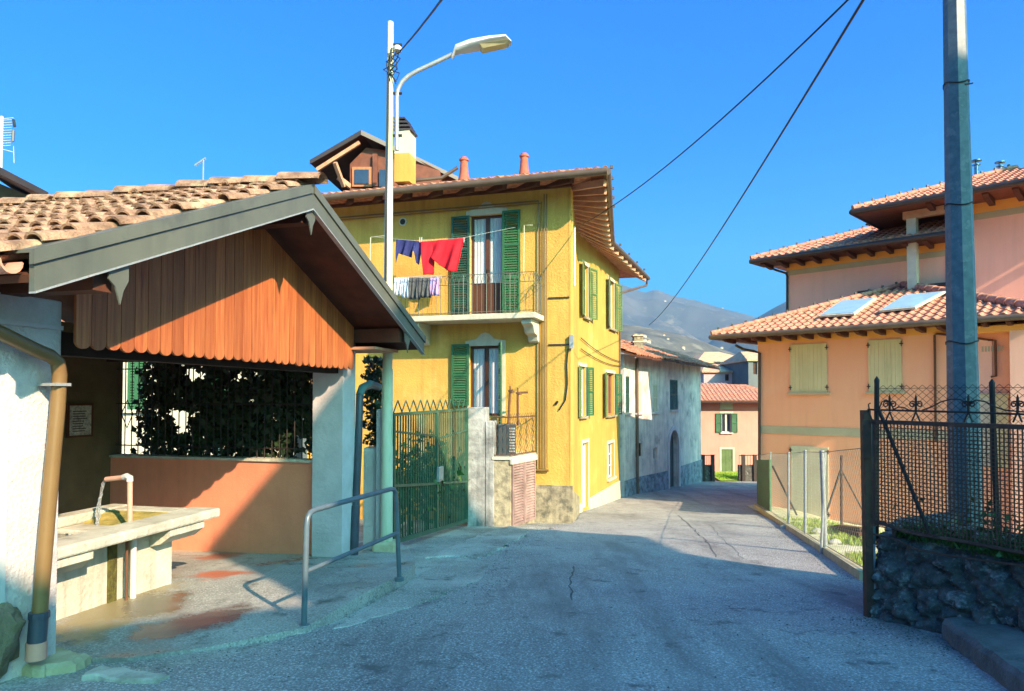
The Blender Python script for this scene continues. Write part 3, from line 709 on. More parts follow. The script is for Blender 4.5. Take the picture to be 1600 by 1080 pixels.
o_ = wj.build('water_jet', m_water, smooth=True); setp(o_, 'stream of clear water falling from the pipe spout into the trough', 'water jet')
fm_ = MB()
for k in range(260):
    an = rnd.uniform(0, 6.28); rad = abs(rnd.gauss(0, .14)); c = V((e.x + rad * math.cos(an) * .9, e.y + rad * math.sin(an), qz - .135))
    q = rnd.uniform(.006, .02); fm_.lathe(c, [(q, 0), (q * .8, q * .3), (q * .2, q * .5)], 6)
fo = fm_.build('foam', m_water, tr, smooth=True)

# ---------------------------------------------------------------- ivy on the grille
gb = 8.42
def ivypos(r):
    b_ = r.uniform(-8.0, -4.6); z_ = r.uniform(-.95, .75)
    v = noise.noise(V((b_ * 1.6, z_ * 1.6, 3))) + .35 * noise.noise(V((b_ * 6, z_ * 6, 7)))
    edge = (b_ + 8.0) / .45
    if v < -.40 or (edge < 1 and r.random() > edge) or (z_ < -.7 and r.random() < .5): return None
    return S(gb + r.uniform(0, .3), b_, z_)
vine = thing('climbing_ivy', 'dense dark ivy climbing the grille at the far end of the shelter', 'ivy', S(gb, -6.2, -2.2))
leaves(15000, ivypos, .085, m_leaf, 'foliage', vine, flat=A, seed=4)
st = MB()
for k in range(9):
    b_ = -7.4 + k * .34; pts = [S(gb + .1, b_ + .15 * noise.noise(V((k, i * .5, 0))), -2.4 + i * .33) for i in range(10)]; st.tube(pts, .012, 5)
st.build('stem', m_darkwood, vine)
iv2 = thing('ivy_clump', 'green ivy clump spilling over the wall between shelter pillar and lamp post', 'ivy', P(586, 690, 10.2))
def ip2(r):
    px = r.gauss(587, 9); py = r.uniform(560, 695)
    if px < 566 or px > 612: return None
    return P(px, py, r.uniform(9.9, 10.4))
leaves(700, ip2, .085, m_leaf, 'foliage', iv2, seed=9)
MB().tube([P(588, 760, 10.2), P(586, 660, 10.2), P(590, 570, 10.2)], .02, 6).build('stem', m_darkwood, iv2)

# ---------------------------------------------------------------- railing
rg = thing('handrail', 'blue-grey tubular steel handrail at the edge of the shelter floor', 'railing', P(475, 977, 5.63))
b0 = P(475, 977, 5.63); t0 = P(479, 800, 5.63); b1 = P(624, 903, 7.2); t1 = P(619, 762, 7.2)
def arc(p, q, r, k=6):
    return [p, q]
d01 = (t1 - t0).normalized()
pp = [b0, t0 - Z * .12, t0 - Z * .05 + d01 * .015, t0 - Z * .015 + d01 * .05, t0 + d01 * .12, t1 - d01 * .12, t1 - Z * .015 - d01 * .05, t1 - Z * .05 - d01 * .015, t1 - Z * .12, b1]
MB().tube(pp, .024, 14).build('frame', m_rail, rg, smooth=True)
MB().tube([b0.lerp(t0, .47), b1.lerp(t1, .5)], .020, 12).build('mid_rail', m_rail, rg, smooth=True)
for b_ in (b0, b1): MB().lathe(b_ - Z * .03, [(.05, 0), (.05, .035), (.035, .04)], 14).build('foot_plate', m_rail, rg)

# ---------------------------------------------------------------- wall pieces beside the shelter
sw = thing('garden_wall', 'rough pale rendered wall with pilaster between shelter and gate', 'wall', P(585, 860, 9.9))
MB().obox(P(568, 700, 9.75) * 1.0, V((.34, .1, 0)), V((0, .35, 0)), V((0, 0, -2.0))).build('wall', m_white, sw, bevel=.01)
MB().obox(P(588, 640, 9.65), V((.15, .04, 0)), V((0, .4, 0)), V((0, 0, -2.4))).build('pilaster', m_white, sw, bevel=.01)

# ---------------------------------------------------------------- street lamp
lb = G(603, 876); YL = lb.y
lt = P(610, 35, YL); 
lamp = thing('street_lamp', 'tall cream and green street lamp with curved arm beside the shelter', 'street lamp', (lb.x, lb.y, lb.z))
MB().tube([lb - Z * .3, lb.lerp(lt, .35), lb.lerp(lt, .352), lt], [.088, .075, .066, .044], 16).build('pole', m_lamppole, lamp, smooth=True)
MB().obox(lb + V((-.17, -.14, -.15)), V((.32, 0, 0)), V((0, .3, 0)), V((0, 0, .42))).build('footing', m_kerb, lamp, bevel=.03)
ar = [P(620, 235, YL), P(620, 152, YL), P(622, 139, YL), P(628, 128, YL), P(638, 119, YL), P(652, 111, YL), P(680, 98, YL), P(707, 85, YL)]
MB().tube(ar, .03, 12).build('arm', m_galv, lamp, smooth=True)
for py in (146, 212, 70): MB().tube([P(606, py, YL), P(628, py, YL)], .02, 8).build('clamp', m_black, lamp)
hd = [(706, 82, .05, .05), (712, 72, .09, .085), (735, 66, .13, .10), (765, 60, .15, .085), (790, 56, .14, .06), (799, 60, .06, .03)]
lh = MB(); ring = []
hm = MB(); n = 12; ks = []
for (px, py, w_, h_) in hd:
    c = P(px, py + 8, YL); row = []
    for j in range(n):
        an = 2 * math.pi * j / n; row.append(c + V((0, math.cos(an) * w_, 0)) + Z * (math.sin(an) * h_ * (1 if math.sin(an) > 0 else .45)))
    ks.append(row)
for row in ks: lh.v += row
for i in range(len(ks) - 1):
    for j in range(n): a = i * n + j; b = i * n + (j + 1) % n; lh.f.append((a, b, b + n, a + n))
lh.f.append(tuple(range(n))); lh.f.append(tuple((len(ks) - 1) * n + j for j in range(n)))
lho = lh.build('lamp_head', m_lamp, lamp, smooth=True)
lz = MB(); q = [P(750, 71.5, YL), P(795, 66, YL)]
lz.add([q[0] + V((0, -.12, -.03)), q[1] + V((0, -.11, -.02)), q[1] + V((0, .11, -.02)), q[0] + V((0, .12, -.03)), q[0] + V((.04, -.08, -.075)), q[1] + V((-.04, -.07, -.055)), q[1] + V((-.04, .07, -.055)), q[0] + V((.04, .08, -.075))],
       [(0, 1, 5, 4), (1, 2, 6, 5), (2, 3, 7, 6), (3, 0, 4, 7), (4, 5, 6, 7), (0, 3, 2, 1)]); lz.build('lens', m_lens, lho)
MB().lathe(P(621, 82, YL), [(.03, 0), (.06, .02), (.065, .06), (.04, .09)], 12).build('insulator', m_white2, lamp, smooth=True)
cb = MB(); rnd = random.Random(8)
for k in range(5):
    pts = [P(614 + rnd.gauss(0, 5) + 6 * math.sin(i * 1.3 + k), 80 + i * 9 + rnd.gauss(0, 2), YL - .06) for i in range(6)]; cb.tube(pts, .008, 5)
cb.tube([P(612, 75, YL - .06), P(607, 120, YL - .07), P(606, 200, YL - .07), P(604, 300, YL - .08), P(603, 440, YL - .08)], .012, 6)
cb.build('cabling', m_wire, lamp)

# ---------------------------------------------------------------- overhead wires
for nm, p, q, sg, lab in (
    ('overhead_wire', P(625, 80, YL), P(700, -14, 6.0), .02, 'overhead cable rising to the right from the lamp post top'),
    ('overhead_wire', P(900, 356, 16.6), P(1345, -20, 7), .25, 'upper overhead cable running from the yellow house corner up to the right edge of sky'),
    ('overhead_wire', P(1014, 508, 45), P(1361, -20, 7), .45, 'long overhead cable coming down from top right to behind the grey house chimney')):
    setp(MB().tube(sag(p, q, sg, 30), .011 if p.y < 40 else .015, 6).build(nm, m_wire), lab, 'cable')

# ================================================================ YELLOW HOUSE
yc = V((1.41, 16.5, 0)); yk = V((.0954 * 21, 21, 0)); yf = V((.1556 * 27.1, 27.1, 0))
yl = V((1.41 - 6.9, 16.5 + .3 * 6.9, 0))
FF = Face(yl, yc); FS1 = Face(yc, yk); FS2 = Face(yk, yf)
yh = thing('yellow_house', 'three-storey yellow house with green shutters, balcony and deep wooden eaves', 'house', (0, 19, -3.2))
zt = 5.34
def rect(f, x0, y0, x1, y1):
    s0, za = f.px(x0, y0); s1, zb = f.px(x1, y1); return (min(s0, s1), max(s0, s1), min(za, zb), max(za, zb))
d_up = rect(FF, 735, 338, 786, 489); d_lo = rect(FF, 734, 541, 783, 650); v_in = rect(FF, 400, 300, 410, 310)
w_lo2 = rect(FF, 560, 900, 600, 940)
wb = wall_mb(FF, 0, FF.L, -3.3, zt, [d_up, d_lo]); wb.build('wall', m_yfront, yh, weld=True)
s0, z0 = FF.px(835, 757)
MB().obox(FF.at(s0 - .02, -3.4, .003), FF.d * (FF.L - s0 + .062), Z * (z0 + 3.4), FF.n * .04).build('plinth', m_plinth, yh)
u1 = (FS2.px(914, 405)[0], FS2.px(919.5, 500)[0]); 
def srect(f, x0, x1, yt, yb): 
    s0, za = f.px(x0, yt); s1, zb = f.px(x1, yb); return (s0, s1, zb, za)
W1 = srect(FS2, 911, 919, 412, 498); W2 = srect(FS2, 951, 960, 436, 516); W3 = srect(FS2, 905, 915, 572, 650); W4 = srect(FS2, 946, 960, 582, 648)
D1 = srect(FS2, 909.5, 919, 693, 792); W5 = srect(FS2, 949, 959, 694, 744)
sws = wall_mb(FS2, 0, FS2.L, -4.2, zt, [W1, W2, W3, W4, D1, W5]); sws.build('side_wall', m_yside, yh, weld=True)
wall_mb(FS1, 0, FS1.L, -4.0, zt, [], th=.04).build('side_wall', m_yside, yh, weld=True)
for f, L0, L1, ya, in ((FS1, .0, FS1.L + .03, 0), ):
    pm = MB(); pm.add([f.at(-.04, -3.6, .045), f.at(L1, -4.2, .045), f.at(L1, FS2.px(912, 772)[1] , .045), f.at(-.04, -2.22, .045), f.at(-.04, -3.6, 0), f.at(L1, -4.2, 0), f.at(L1, FS2.px(912, 772)[1], 0), f.at(-.04, -2.22, 0)],
           [(0, 1, 2, 3), (3, 2, 6, 7), (0, 3, 7, 4), (1, 5, 6, 2)]); pm.build('plinth', m_plinth, yh)
pm = MB(); zz = FS2.px(940, 767)[1]
pm.obox(FS2.at(0, -4.3, .003), FS2.d * (D1[0] - .1), Z * (zz + 4.3), FS2.n * .03); pm.build('plinth', m_surround, yh); pm = MB(); pm.obox(FS2.at(D1[1] + .1, -4.3, .003), FS2.d * (FS2.L - D1[1] - .1), Z * (zz + 4.3), FS2.n * .03); pm.build('plinth', m_surround, yh)
# front openings
dw = window(yh, FF, *d_up, m_framebrown, mull=1, curtain=True, surround=m_surround, panel=.75, name='balcony_door', pediment=True)
s_, z_ = FF.px(786, 490); hgt = d_up[3] - d_up[2]
add_shutter(dw, FF, d_up[1] + .0, d_up[2], hgt + .05, .46, 1, m_green, bars=3, o=.05)
add_shutter(dw, FF, d_up[0] - .0, d_up[2], hgt, .48, -1, m_dkgreen, bars=3, o=.05)
dw2 = window(yh, FF, *d_lo, m_framebrown, mull=1, curtain=True, surround=m_surround, name='window', pediment=True)
add_shutter(dw2, FF, d_lo[0] - .0, d_lo[2] + .25, (d_lo[3] - d_lo[2]) - .2, .46, -1, m_green, bars=2, o=.05)
add_shutter(dw2, FF, d_lo[1] - .02, d_lo[2] - .2, (d_lo[3] - d_lo[2]) + .25, .5, 1, m_green, ang=66, bars=3, o=.05)
s_, z_ = FF.px(630, 347)
vv = MB(); 
for k in range(1): vv.tube([FF.at(s_, z_, .0), FF.at(s_, z_, .03)], .11, 20)
vo_ = vv.build('vent', m_surround, yh); MB().tube([FF.at(s_, z_, .031), FF.at(s_, z_, .034)], .075, 20).build('vent_hole', m_black, vo_)
# side openings
def sidewin(f, Rr, sm, leftm=None, frame=m_white2, wleft=.75, pan=None, aL_=10, aR_=12, lt=True):
    wn = window(yh, f, *Rr, frame, mull=1, sill=m_plinth, surround=m_surround)
    h_ = Rr[3] - Rr[2]
    add_shutter(wn, f, Rr[0], Rr[2], h_, wleft, -1, sm, ang=aL_); add_shutter(wn, f, Rr[1], Rr[2], h_, wleft, 1, leftm or sm, ang=aR_)
    return wn
sidewin(FS2, W1, m_greenlt, wleft=.6); sidewin(FS2, W2, m_greenlt, wleft=.62); sidewin(FS2, W3, m_greenlt, m_green, wleft=.5); sidewin(FS2, W4, m_greenlt, m_green, wleft=.6, frame=m_doorwood)
w5 = window(yh, FS2, *W5, m_white2, mull=1, rails=2, surround=m_surround, sill=m_surround)
dd = window(yh, FS2, *D1, m_white2, mull=0, surround=m_surround, name='door', glass=m_white2, panel=.6)
# eaves: soffit, rafters, gutter, roof
et = P(949, 262, 15.35); zs = et.z - .12
ek = P(957, 375, 1); ek = ek * (et.z / ek.z); ee = P(1013, 432, 1); ee = ee * (et.z / ee.z)
el = et + (FF.a - yc) * 1.06; el = V((el.x, el.y, et.z))
zt_ = et.z
UPZ = .20
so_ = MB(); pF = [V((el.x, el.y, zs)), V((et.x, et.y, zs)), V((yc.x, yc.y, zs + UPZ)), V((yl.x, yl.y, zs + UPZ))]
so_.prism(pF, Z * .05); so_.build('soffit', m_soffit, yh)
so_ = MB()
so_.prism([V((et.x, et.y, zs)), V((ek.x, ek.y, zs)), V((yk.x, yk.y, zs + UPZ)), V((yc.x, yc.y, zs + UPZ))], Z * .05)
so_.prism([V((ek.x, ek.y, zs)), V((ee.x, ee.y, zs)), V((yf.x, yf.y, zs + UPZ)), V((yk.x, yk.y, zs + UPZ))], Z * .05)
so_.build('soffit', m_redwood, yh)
def rafter(p, q): MB().beam(p - Z * .05, q - Z * .05, .09, .15).build('rafter', m_raft, yh)
for n_r, (pa, pb, qa, qb) in ((11, (yc, yk, et, ek)), (9, (yk, yf, ek, ee))):
    for i in range(n_r):
        t = (i + .5) / n_r; p = V((pa.x, pa.y, 0)).lerp(V((pb.x, pb.y, 0)), t); q = V((qa.x, qa.y, 0)).lerp(V((qb.x, qb.y, 0)), t); dd_ = q - p
        e_ = p + dd_ * .93; rafter(V((p.x, p.y, zs + UPZ - .065)) - dd_.normalized() * .1, V((e_.x, e_.y, zs + UPZ * .07 - .065)))
for i in range(9):
    t = (i + .5) / 9.3; p = V((yl.x, yl.y, 0)).lerp(V((yc.x, yc.y, 0)), t); q = V((el.x, el.y, 0)).lerp(V((et.x, et.y, 0)), t)
    q = p + (q - p) * .82; MB().beam(V((p.x, p.y, zs + UPZ - .07)), V((q.x, q.y, zs + UPZ * .18 - .07)), .12, .13).build('rafter', m_soffit, yh)
MB().beam(FF.at(-.1, zs + .10, .09), FF.at(FF.L + .05, zs + .10, .09), .10, .16).build('wall_plate', m_soffit, yh)
gm = MB()
def gut(p, q): gm.tube([p, q], .085, 10)
gut(V((el.x, el.y, zt_ - .08)), V((et.x, et.y, zt_ - .08))); gm.build('gutter', m_gutter, yh, smooth=True)
gm = MB(); gm.tube([V((et.x, et.y, zt_ - .08)), V((ek.x, ek.y, zt_ - .08)), V((ee.x, ee.y, zt_ - .08))], .085, 10); gm.build('gutter', m_gutter, yh, smooth=True)
rt_ = MB(); br = V((-2.2, 24, zt_ + 1.9)); ctr = [V((el.x, el.y, zt_)), V((et.x, et.y, zt_)), V((ek.x, ek.y, zt_)), V((ee.x, ee.y, zt_)), V((-3, 31, zt_)), V((-9, 22, zt_))]
slope_len = 3.6
up = (FF.n * -1 + Z * .32).normalized()
rr1 = V((et.x, et.y, zt_)) ; du = (V((el.x, el.y, 0)) - V((et.x, et.y, 0))).normalized()
hipn = V((1, -1, 0)).normalized()
tl = tiles(V((et.x, et.y, zt_ - .01)), du, (V((el.x, el.y, 0)) - V((et.x, et.y, 0))).length, up, 3.6, tw=.21, cl=.38, clips=[(V((et.x + .05, et.y, zt_)), (Z.cross((up - du * -.0) + du * .75)).normalized() * (1 if (Z.cross(up + du * .75)).x > 0 else -1))], jit=.012)
tl.build('roof', m_tile, yh, smooth=False)
deck = MB(); ridge1 = V((et.x, et.y, zt_)) + (up + du * .9) * 3.6; ridge2 = V((el.x, el.y, zt_)) + up * 3.6
deck.add([V((el.x, el.y, zt_ - .03)), V((et.x, et.y, zt_ - .03)), V((ek.x, ek.y, zt_ - .03)), V((ee.x, ee.y, zt_ - .03)), V((ee.x - 7, ee.y + 2.0, zt_ - .03)), V((el.x, el.y + 9, zt_ - .03)), ridge1 - Z * .05, ridge2 - Z * .05, V((ridge1.x + .9, ridge1.y + 4.5, ridge1.z - .05))],
         [(0, 1, 6, 7), (1, 2, 3, 8, 6), (3, 4, 8), (4, 5, 7, 6, 8), (5, 0, 7), (0, 5, 4, 3, 2, 1)])
deck.build('roof_deck', m_tile, yh)
cp = MB(); cp.tube([V((ee.x, ee.y, zt_ - .12)) + V((-.05, -.1, 0)), V((ee.x - .1, ee.y - .1, zt_ - .4)), P(970, 458, 26.9), P(968.5, 470, 27.0), P(967.5, 640, 27.0)], .05, 8); cp.build('downpipe', m_gutter, yh, smooth=True)
# snow hooks / small knobs along the side gutter
for k in range(9):
    t = k / 9; p = et.lerp(ek, t * 1.0) if k < 5 else ek.lerp(ee, (k - 4.5) / 4.5); MB().box(p + V((.06, -.02, -.02)), p + V((.13, .03, .05))).build('gutter_hook', m_gutdk, yh)
# conduits on the front
cd = MB()
for k, px in enumerate((842, 847, 851, 855)):
    s_, za = FF.px(px, 296 + 0 * k); _, zb = FF.px(px, 735); cd.tube([FF.at(s_, zs - .25 - .03 * k if k < 2 else zs - .1, .05), FF.at(s_, zb + .05, .05)], .014, 6)
s_, za = FF.px(842, 296)
cd.tube([FF.at(s_, zs - .25, .05), FF.at(.3, zs - .25, .05)], .02, 6); cd.tube([FF.at(s_ + .07, zs - .31, .05), FF.at(.3, zs - .32, .05)], .014, 6)
s0_, zb_ = FF.px(858, 735); cd.tube([FF.at(s0_, zb_, .05), FF.at(s0_ - .35, zb_, .05)], .03, 6)
cd.build('conduit', m_pipebeige, yh, smooth=True)
for py in (466, 539):
    a, z = FF.px(857, py); b, z2 = FF.px(890, py - 1); MB().beam(FF.at(a, z, .02), FF.at(b, z, .02), .02, .03).build('cable', m_gutdk, yh)
cc = MB(); cc.tube([FF.at(*FF.px(888, 545), .03), FF.at(*FF.px(886, 570), .03), FF.at(*FF.px(887, 600), .03), FF.at(*FF.px(884, 625), .03), FF.at(*FF.px(874, 641), .03)], .015, 6)
cc.tube([FF.at(*FF.px(868, 632), .02), FF.at(*FF.px(872, 627), .02)], .03, 5)
cc.build('cable', m_wire, yh, smooth=True)
bx = FF.px(893, 535); MB().obox(FF.at(FF.L - .02, bx[1] - .15, 0), FF.d * .09, Z * .32, FF.n * .09).build('junction_box', m_galv, yh)
cs = MB(); cs.tube(sag(FS2.at(.2, FS2.px(905, 528)[1], .05), FS2.at(FS2.L, FS2.px(967, 565)[1], .05), .12), .014, 5); cs.tube(sag(FS2.at(.2, FS2.px(905, 545)[1], .05), FS2.at(FS2.L, FS2.px(967, 572)[1], .05), .12), .014, 5); cs.build('cable', m_wire, yh)
MB().tube([FS1.at(.9, FS1.px(898, 375)[1], .05), FS1.at(.9, FS1.px(898, 460)[1], .05)], .03, 8).build('cable_conduit', m_white2, yh)
# balcony
bs0 = FF.px(640, 497)[0] - .6; bsl = FF.px(660, 497); ze = P(740, 494, 16.0).z
proj = .85
def bpx(px, py, o): return FF.px(px, py, o)
s_r = bpx(838, 495, proj)[0] - .02; s_l = bpx(636, 495, proj)[0] - .35; zbal = bpx(800, 489, proj)[1]
bal = MB().obox(FF.at(s_l, zbal - .13, .002), FF.d * (s_r - s_l), Z * .13, FF.n * proj).build('balcony', m_surround, yh, bevel=.015)
for s_ in (s_r - .38, s_l + .35):
    k = MB(); k.prism([FF.at(s_, zbal - .13, .003), FF.at(s_, zbal - .13, .74), FF.at(s_, zbal - .24, .74), FF.at(s_, zbal - .30, .55), FF.at(s_, zbal - .45, .42), FF.at(s_, zbal - .50, .18), FF.at(s_, zbal - .62, .12), FF.at(s_, zbal - .66, .003)], FF.d * .26)
    k.build('bracket', m_surround, bal, bevel=.02)
rb = MB(); H = .95; o1 = proj - .05
ends = [(s_l + .05, o1), (s_r - .05, o1), (s_r - .05, .03)]
def bp(q, z): return FF.at(q[0], zbal + z, q[1])
for z_ in (H, .06, H - .22):
    rb.tube([bp(ends[0], z_), bp(ends[1], z_), bp(ends[2], z_)], .009, 6)
    rb.tube([FF.at(s_l + .05, zbal + z_, .03), bp(ends[0], z_)], .009, 6)
for a, b in ((ends[0], ends[1]), (ends[1], ends[2])):
    Ls = math.hypot(a[0] - b[0], a[1] - b[1]); n = int(Ls / .115)
    for i in range(n + 1):
        t = i / n; q = (a[0] + (b[0] - a[0]) * t, a[1] + (b[1] - a[1]) * t); rb.tube([bp(q, 0), bp(q, H - .2 if i % 5 else H)], .0055 if i % 5 else .010, 5)
        if i < n:
            q2 = (a[0] + (b[0] - a[0]) * (t + 1 / n), a[1] + (b[1] - a[1]) * (t + 1 / n)); qm = ((q[0] + q2[0]) / 2, (q[1] + q2[1]) / 2)
            rb.tube([bp(q, H - .2), bp((q[0] * .75 + q2[0] * .25, q[1] * .75 + q2[1] * .25), H - .06), bp(qm, H - .02), bp((q[0] * .25 + q2[0] * .75, q[1] * .25 + q2[1] * .75), H - .06), bp(q2, H - .2)], .006, 4)
rb.build('railing', m_fascia, bal)
# dormer
DY = 19.6
def DP(px, py, y=DY): return P(px, py, y)
dor = MB(); 
apex = DP(564, 203); le = DP(484, 250); re_ = DP(700, 262, DY + 1.6)
zL = le.z
back = V((.35, 4.0, 0))
hl = (apex.x - le.x); r0 = P(716, 276, DY + .9)
dwl = [DP(541, 290), DP(541, 248), DP(567, 222), V((apex.x + 1.2, DY, zL + .35)), V((apex.x + 2.2, DY + .2, zL - .1)), V((apex.x + 2.2, DY + .2, zL - .8))]
dmo = MB().prism([q + V((0, .45, 0)) for q in dwl], back).build('dormer', m_redwood, yh)
for p in (le, r0):
    dm = MB(); t_ = .16; q = [apex, p, p - Z * .12, apex - Z * .14]; dm.prism(q, V((0, .04, 0)))
    dm.build('dormer_fascia', m_gutdk, dmo)
    MB().prism([apex + V((0, .041, 0)), p + V((0, .041, 0)), p + V((0, .041, -.05)), apex + V((0, .041, -.05))], back).build('dormer_roof', m_tiledk, dmo)
    MB().prism([apex + V((0, .05, -.055)), p + V((0, .05, -.055)), p + V((0, .05, -.09)), apex + V((0, .05, -.09))], back * .98).build('dormer_soffit', m_soffit, dmo)
MB().beam(DP(484, 262) + V((.15, .2, 0)), DP(560, 219) + V((0, .2, 0)), .1, .1).build('barge_rafter', m_raft, dmo)
MB().beam(DP(524, 272) + V((0, .3, 0)), DP(541, 262) + V((0, .5, 0)) - Z * .4, .12, .12).build('strut', m_raft, dmo)
MB().beam(DP(524, 255) + V((0, -.05, 0)), DP(532, 285) + V((0, .4, 0)), .1, .1).build('strut', m_raft, dmo)
dwn = MB(); dwn.obox(DP(545, 285) + V((0, .40, 0)), V((.58, 0, 0)), V((0, .04, 0)), V((0, 0, .58)))
dn_ = dwn.build('dormer_window', m_doorwood, dmo); MB().obox(DP(549, 281) + V((0, .37, 0)), V((.42, 0, 0)), V((0, .02, 0)), V((0, 0, .42))).build('pane', m_glass, dn_)
MB().obox(DP(578, 285) + V((0, .35, 0)), V((.14, 0, 0)), V((0, .1, 0)), V((0, 0, .95))).build('post', m_redwood, dmo)
MB().obox(DP(588, 285) + V((0, .40, 0)), V((.3, 0, 0)), V((0, .04, 0)), V((0, 0, .5))).build('dormer_window', m_glass, dmo)
MB().tube([DP(715, 262, DY - .4), DP(690, 278, DY - .4), DP(640, 283, DY - .4)], .05, 8).build('dormer_gutter', m_gutter, dmo, smooth=True)
# chimneys
ch = MB(); c0 = P(616, 284, 18.0); cw = 24 / F * 18.0
chm = ch.obox(c0, V((cw, -.05, 0)), V((.1, .5, 0)), V((0, 0, .75))).build('chimney', m_yside, yh)
MB().obox(c0 + Z * .75, V((cw, -.05, 0)), V((.1, .5, 0)), V((0, 0, .6))).build('chimney_top', m_surround, chm)
for k in range(4):
    q = c0 + V((-.03, -.04, 1.35 + .1 * k)); MB().obox(q, V((cw + .08 - .06 * k, -.02, 0)), V((.1, .5, 0)), V((0, 0, .05))).build('chimney_cap', m_gutdk, chm)
    if k < 3: MB().obox(q + V((.06, .08, .05)), V((cw * .6, 0, 0)), V((0, .25, 0)), V((0, 0, .05))).build('cap_block', m_gutdk, chm)
for px, py in ((725, 272), (819, 266)):
    c = P(px, py, 17.2) - Z * .2; MB().lathe(c, [(.15, 0), (.115, .2), (.095, .45), (.095, .52), (.12, .53), (.12, .57), (.08, .60), (.08, .62)], 16).build('chimney_pot', m_chim, yh, smooth=True)

# laundry
def cloth(name, mat, corners, label, cat, bott=None, fold=.05, nx=26, nyy=16, n=FF.n, parent=None):
    """corners: function(u,v)->V"""
    mb = MB()
    for j in range(nyy + 1):
        for i in range(nx + 1):
            u = i / nx; v = j / nyy; p = corners(u, v); mb.v.append(p + n * (fold * (v + .15) * (math.sin(u * 17 + v * 2) + .5 * math.sin(u * 31 + v * 5))))
    for j in range(nyy):
        for i in range(nx): a = j * (nx + 1) + i; mb.f.append((a, a + 1, a + nx + 2, a + nx + 1))
    k = len(mb.v); 
    o = mb.build(name, mat, parent, smooth=True); s_ = o.modifiers.new('thick', 'SOLIDIFY'); s_.thickness = .008
    return setp(o, label, cat) if label else o
oc = .75
def CF(px, py): return FF.at(*FF.px(px, py, oc), oc)
def redc(u, v):
    xt = 657 + 70 * u; yt = 378 - 6 * u; yb = lerp_tab([(0, 430), (.2, 428), (.23, 400), (.45, 414), (.7, 424), (.88, 424), (1, 385)], u); xb = xt + (5 if u < .25 else -6 * u); 
    return CF(xt + (xb - xt) * v, yt + (yb - yt) * v)
cloth('red_garment', m_red, redc, 'bright red garment hanging from the balcony clothesline', 'laundry', fold=.055, nx=60, nyy=24)
def navc(u, v):
    xt = 619 + 38 * u; yt = 374 + 3 * u; yb = lerp_tab([(0, 412), (.1, 396), (.25, 398), (.6, 402), (.75, 392), (.8, 410), (.92, 414), (1, 396)], u)
    return CF(xt, yt + (yb - yt) * v)
cloth('navy_garment', m_skin_blue, navc, 'navy blue garment pegged beside the red one on the balcony line', 'laundry', fold=.045, nx=40, nyy=20)
cl = thing('clothesline', 'thin clothesline strung between metal arms on the yellow house balcony', 'clothesline', CF(700, 430))
MB().tube([CF(580, 370), CF(657, 377), CF(727, 371), FF.at(*FF.px(806, 355, .1), .1)], .0035, 5).build('line', m_white2, cl)
MB().tube([CF(818, 430), CF(819, 352), CF(832, 352)], .012, 6).build('arm', m_surround, cl)
MB().tube([CF(578, 430), CF(579, 371), CF(604, 368)], .012, 6).build('arm', m_surround, cl)
for px in (656, 659, 725): MB().box(CF(px, 379) - V((.007, .01, 0)), CF(px, 371) + V((.007, .01, 0))).build('peg', m_white2, cl)
dr = thing('drying_rack', 'clothes rack hung on the left of the balcony rail', 'drying rack', CF(655, 470))
rk = MB()
for o in (.8, .95, 1.1): rk.tube([FF.at(FF.px(617, 434, o)[0], zbal + .92, o), FF.at(FF.px(690, 434, o)[0], zbal + .92, o)], .007, 5)
rk.build('frame', m_white2, dr)
for (x0, x1, m, lab, yb) in ((616, 629, m_clothw, 'white cloth on the balcony drying rack, leftmost', 462), (628, 640, m_clothl, 'light grey trousers on the balcony drying rack', 466), (639, 655, m_clothg, 'black shirt hanging mid-rack on the balcony', 468), (654, 672, m_clothg, 'dark grey trousers right of the black shirt on the rack', 465), (672, 685, m_clothp, 'pink and blue patterned cloth at the right end of the rack', 462)):
    def cc_(u, v, x0=x0, x1=x1, yb=yb):
        a = FF.at(*FF.px(x0 + (x1 - x0) * u, 434, 1.0), 1.0); b = FF.at(*FF.px(x0 + (x1 - x0) * u + 2 * math.sin(u * 9), yb, 1.0), 1.0); return a.lerp(b, v)
    cloth('hanging_cloth', m, cc_, lab, 'laundry', fold=.04, nx=12, nyy=8)

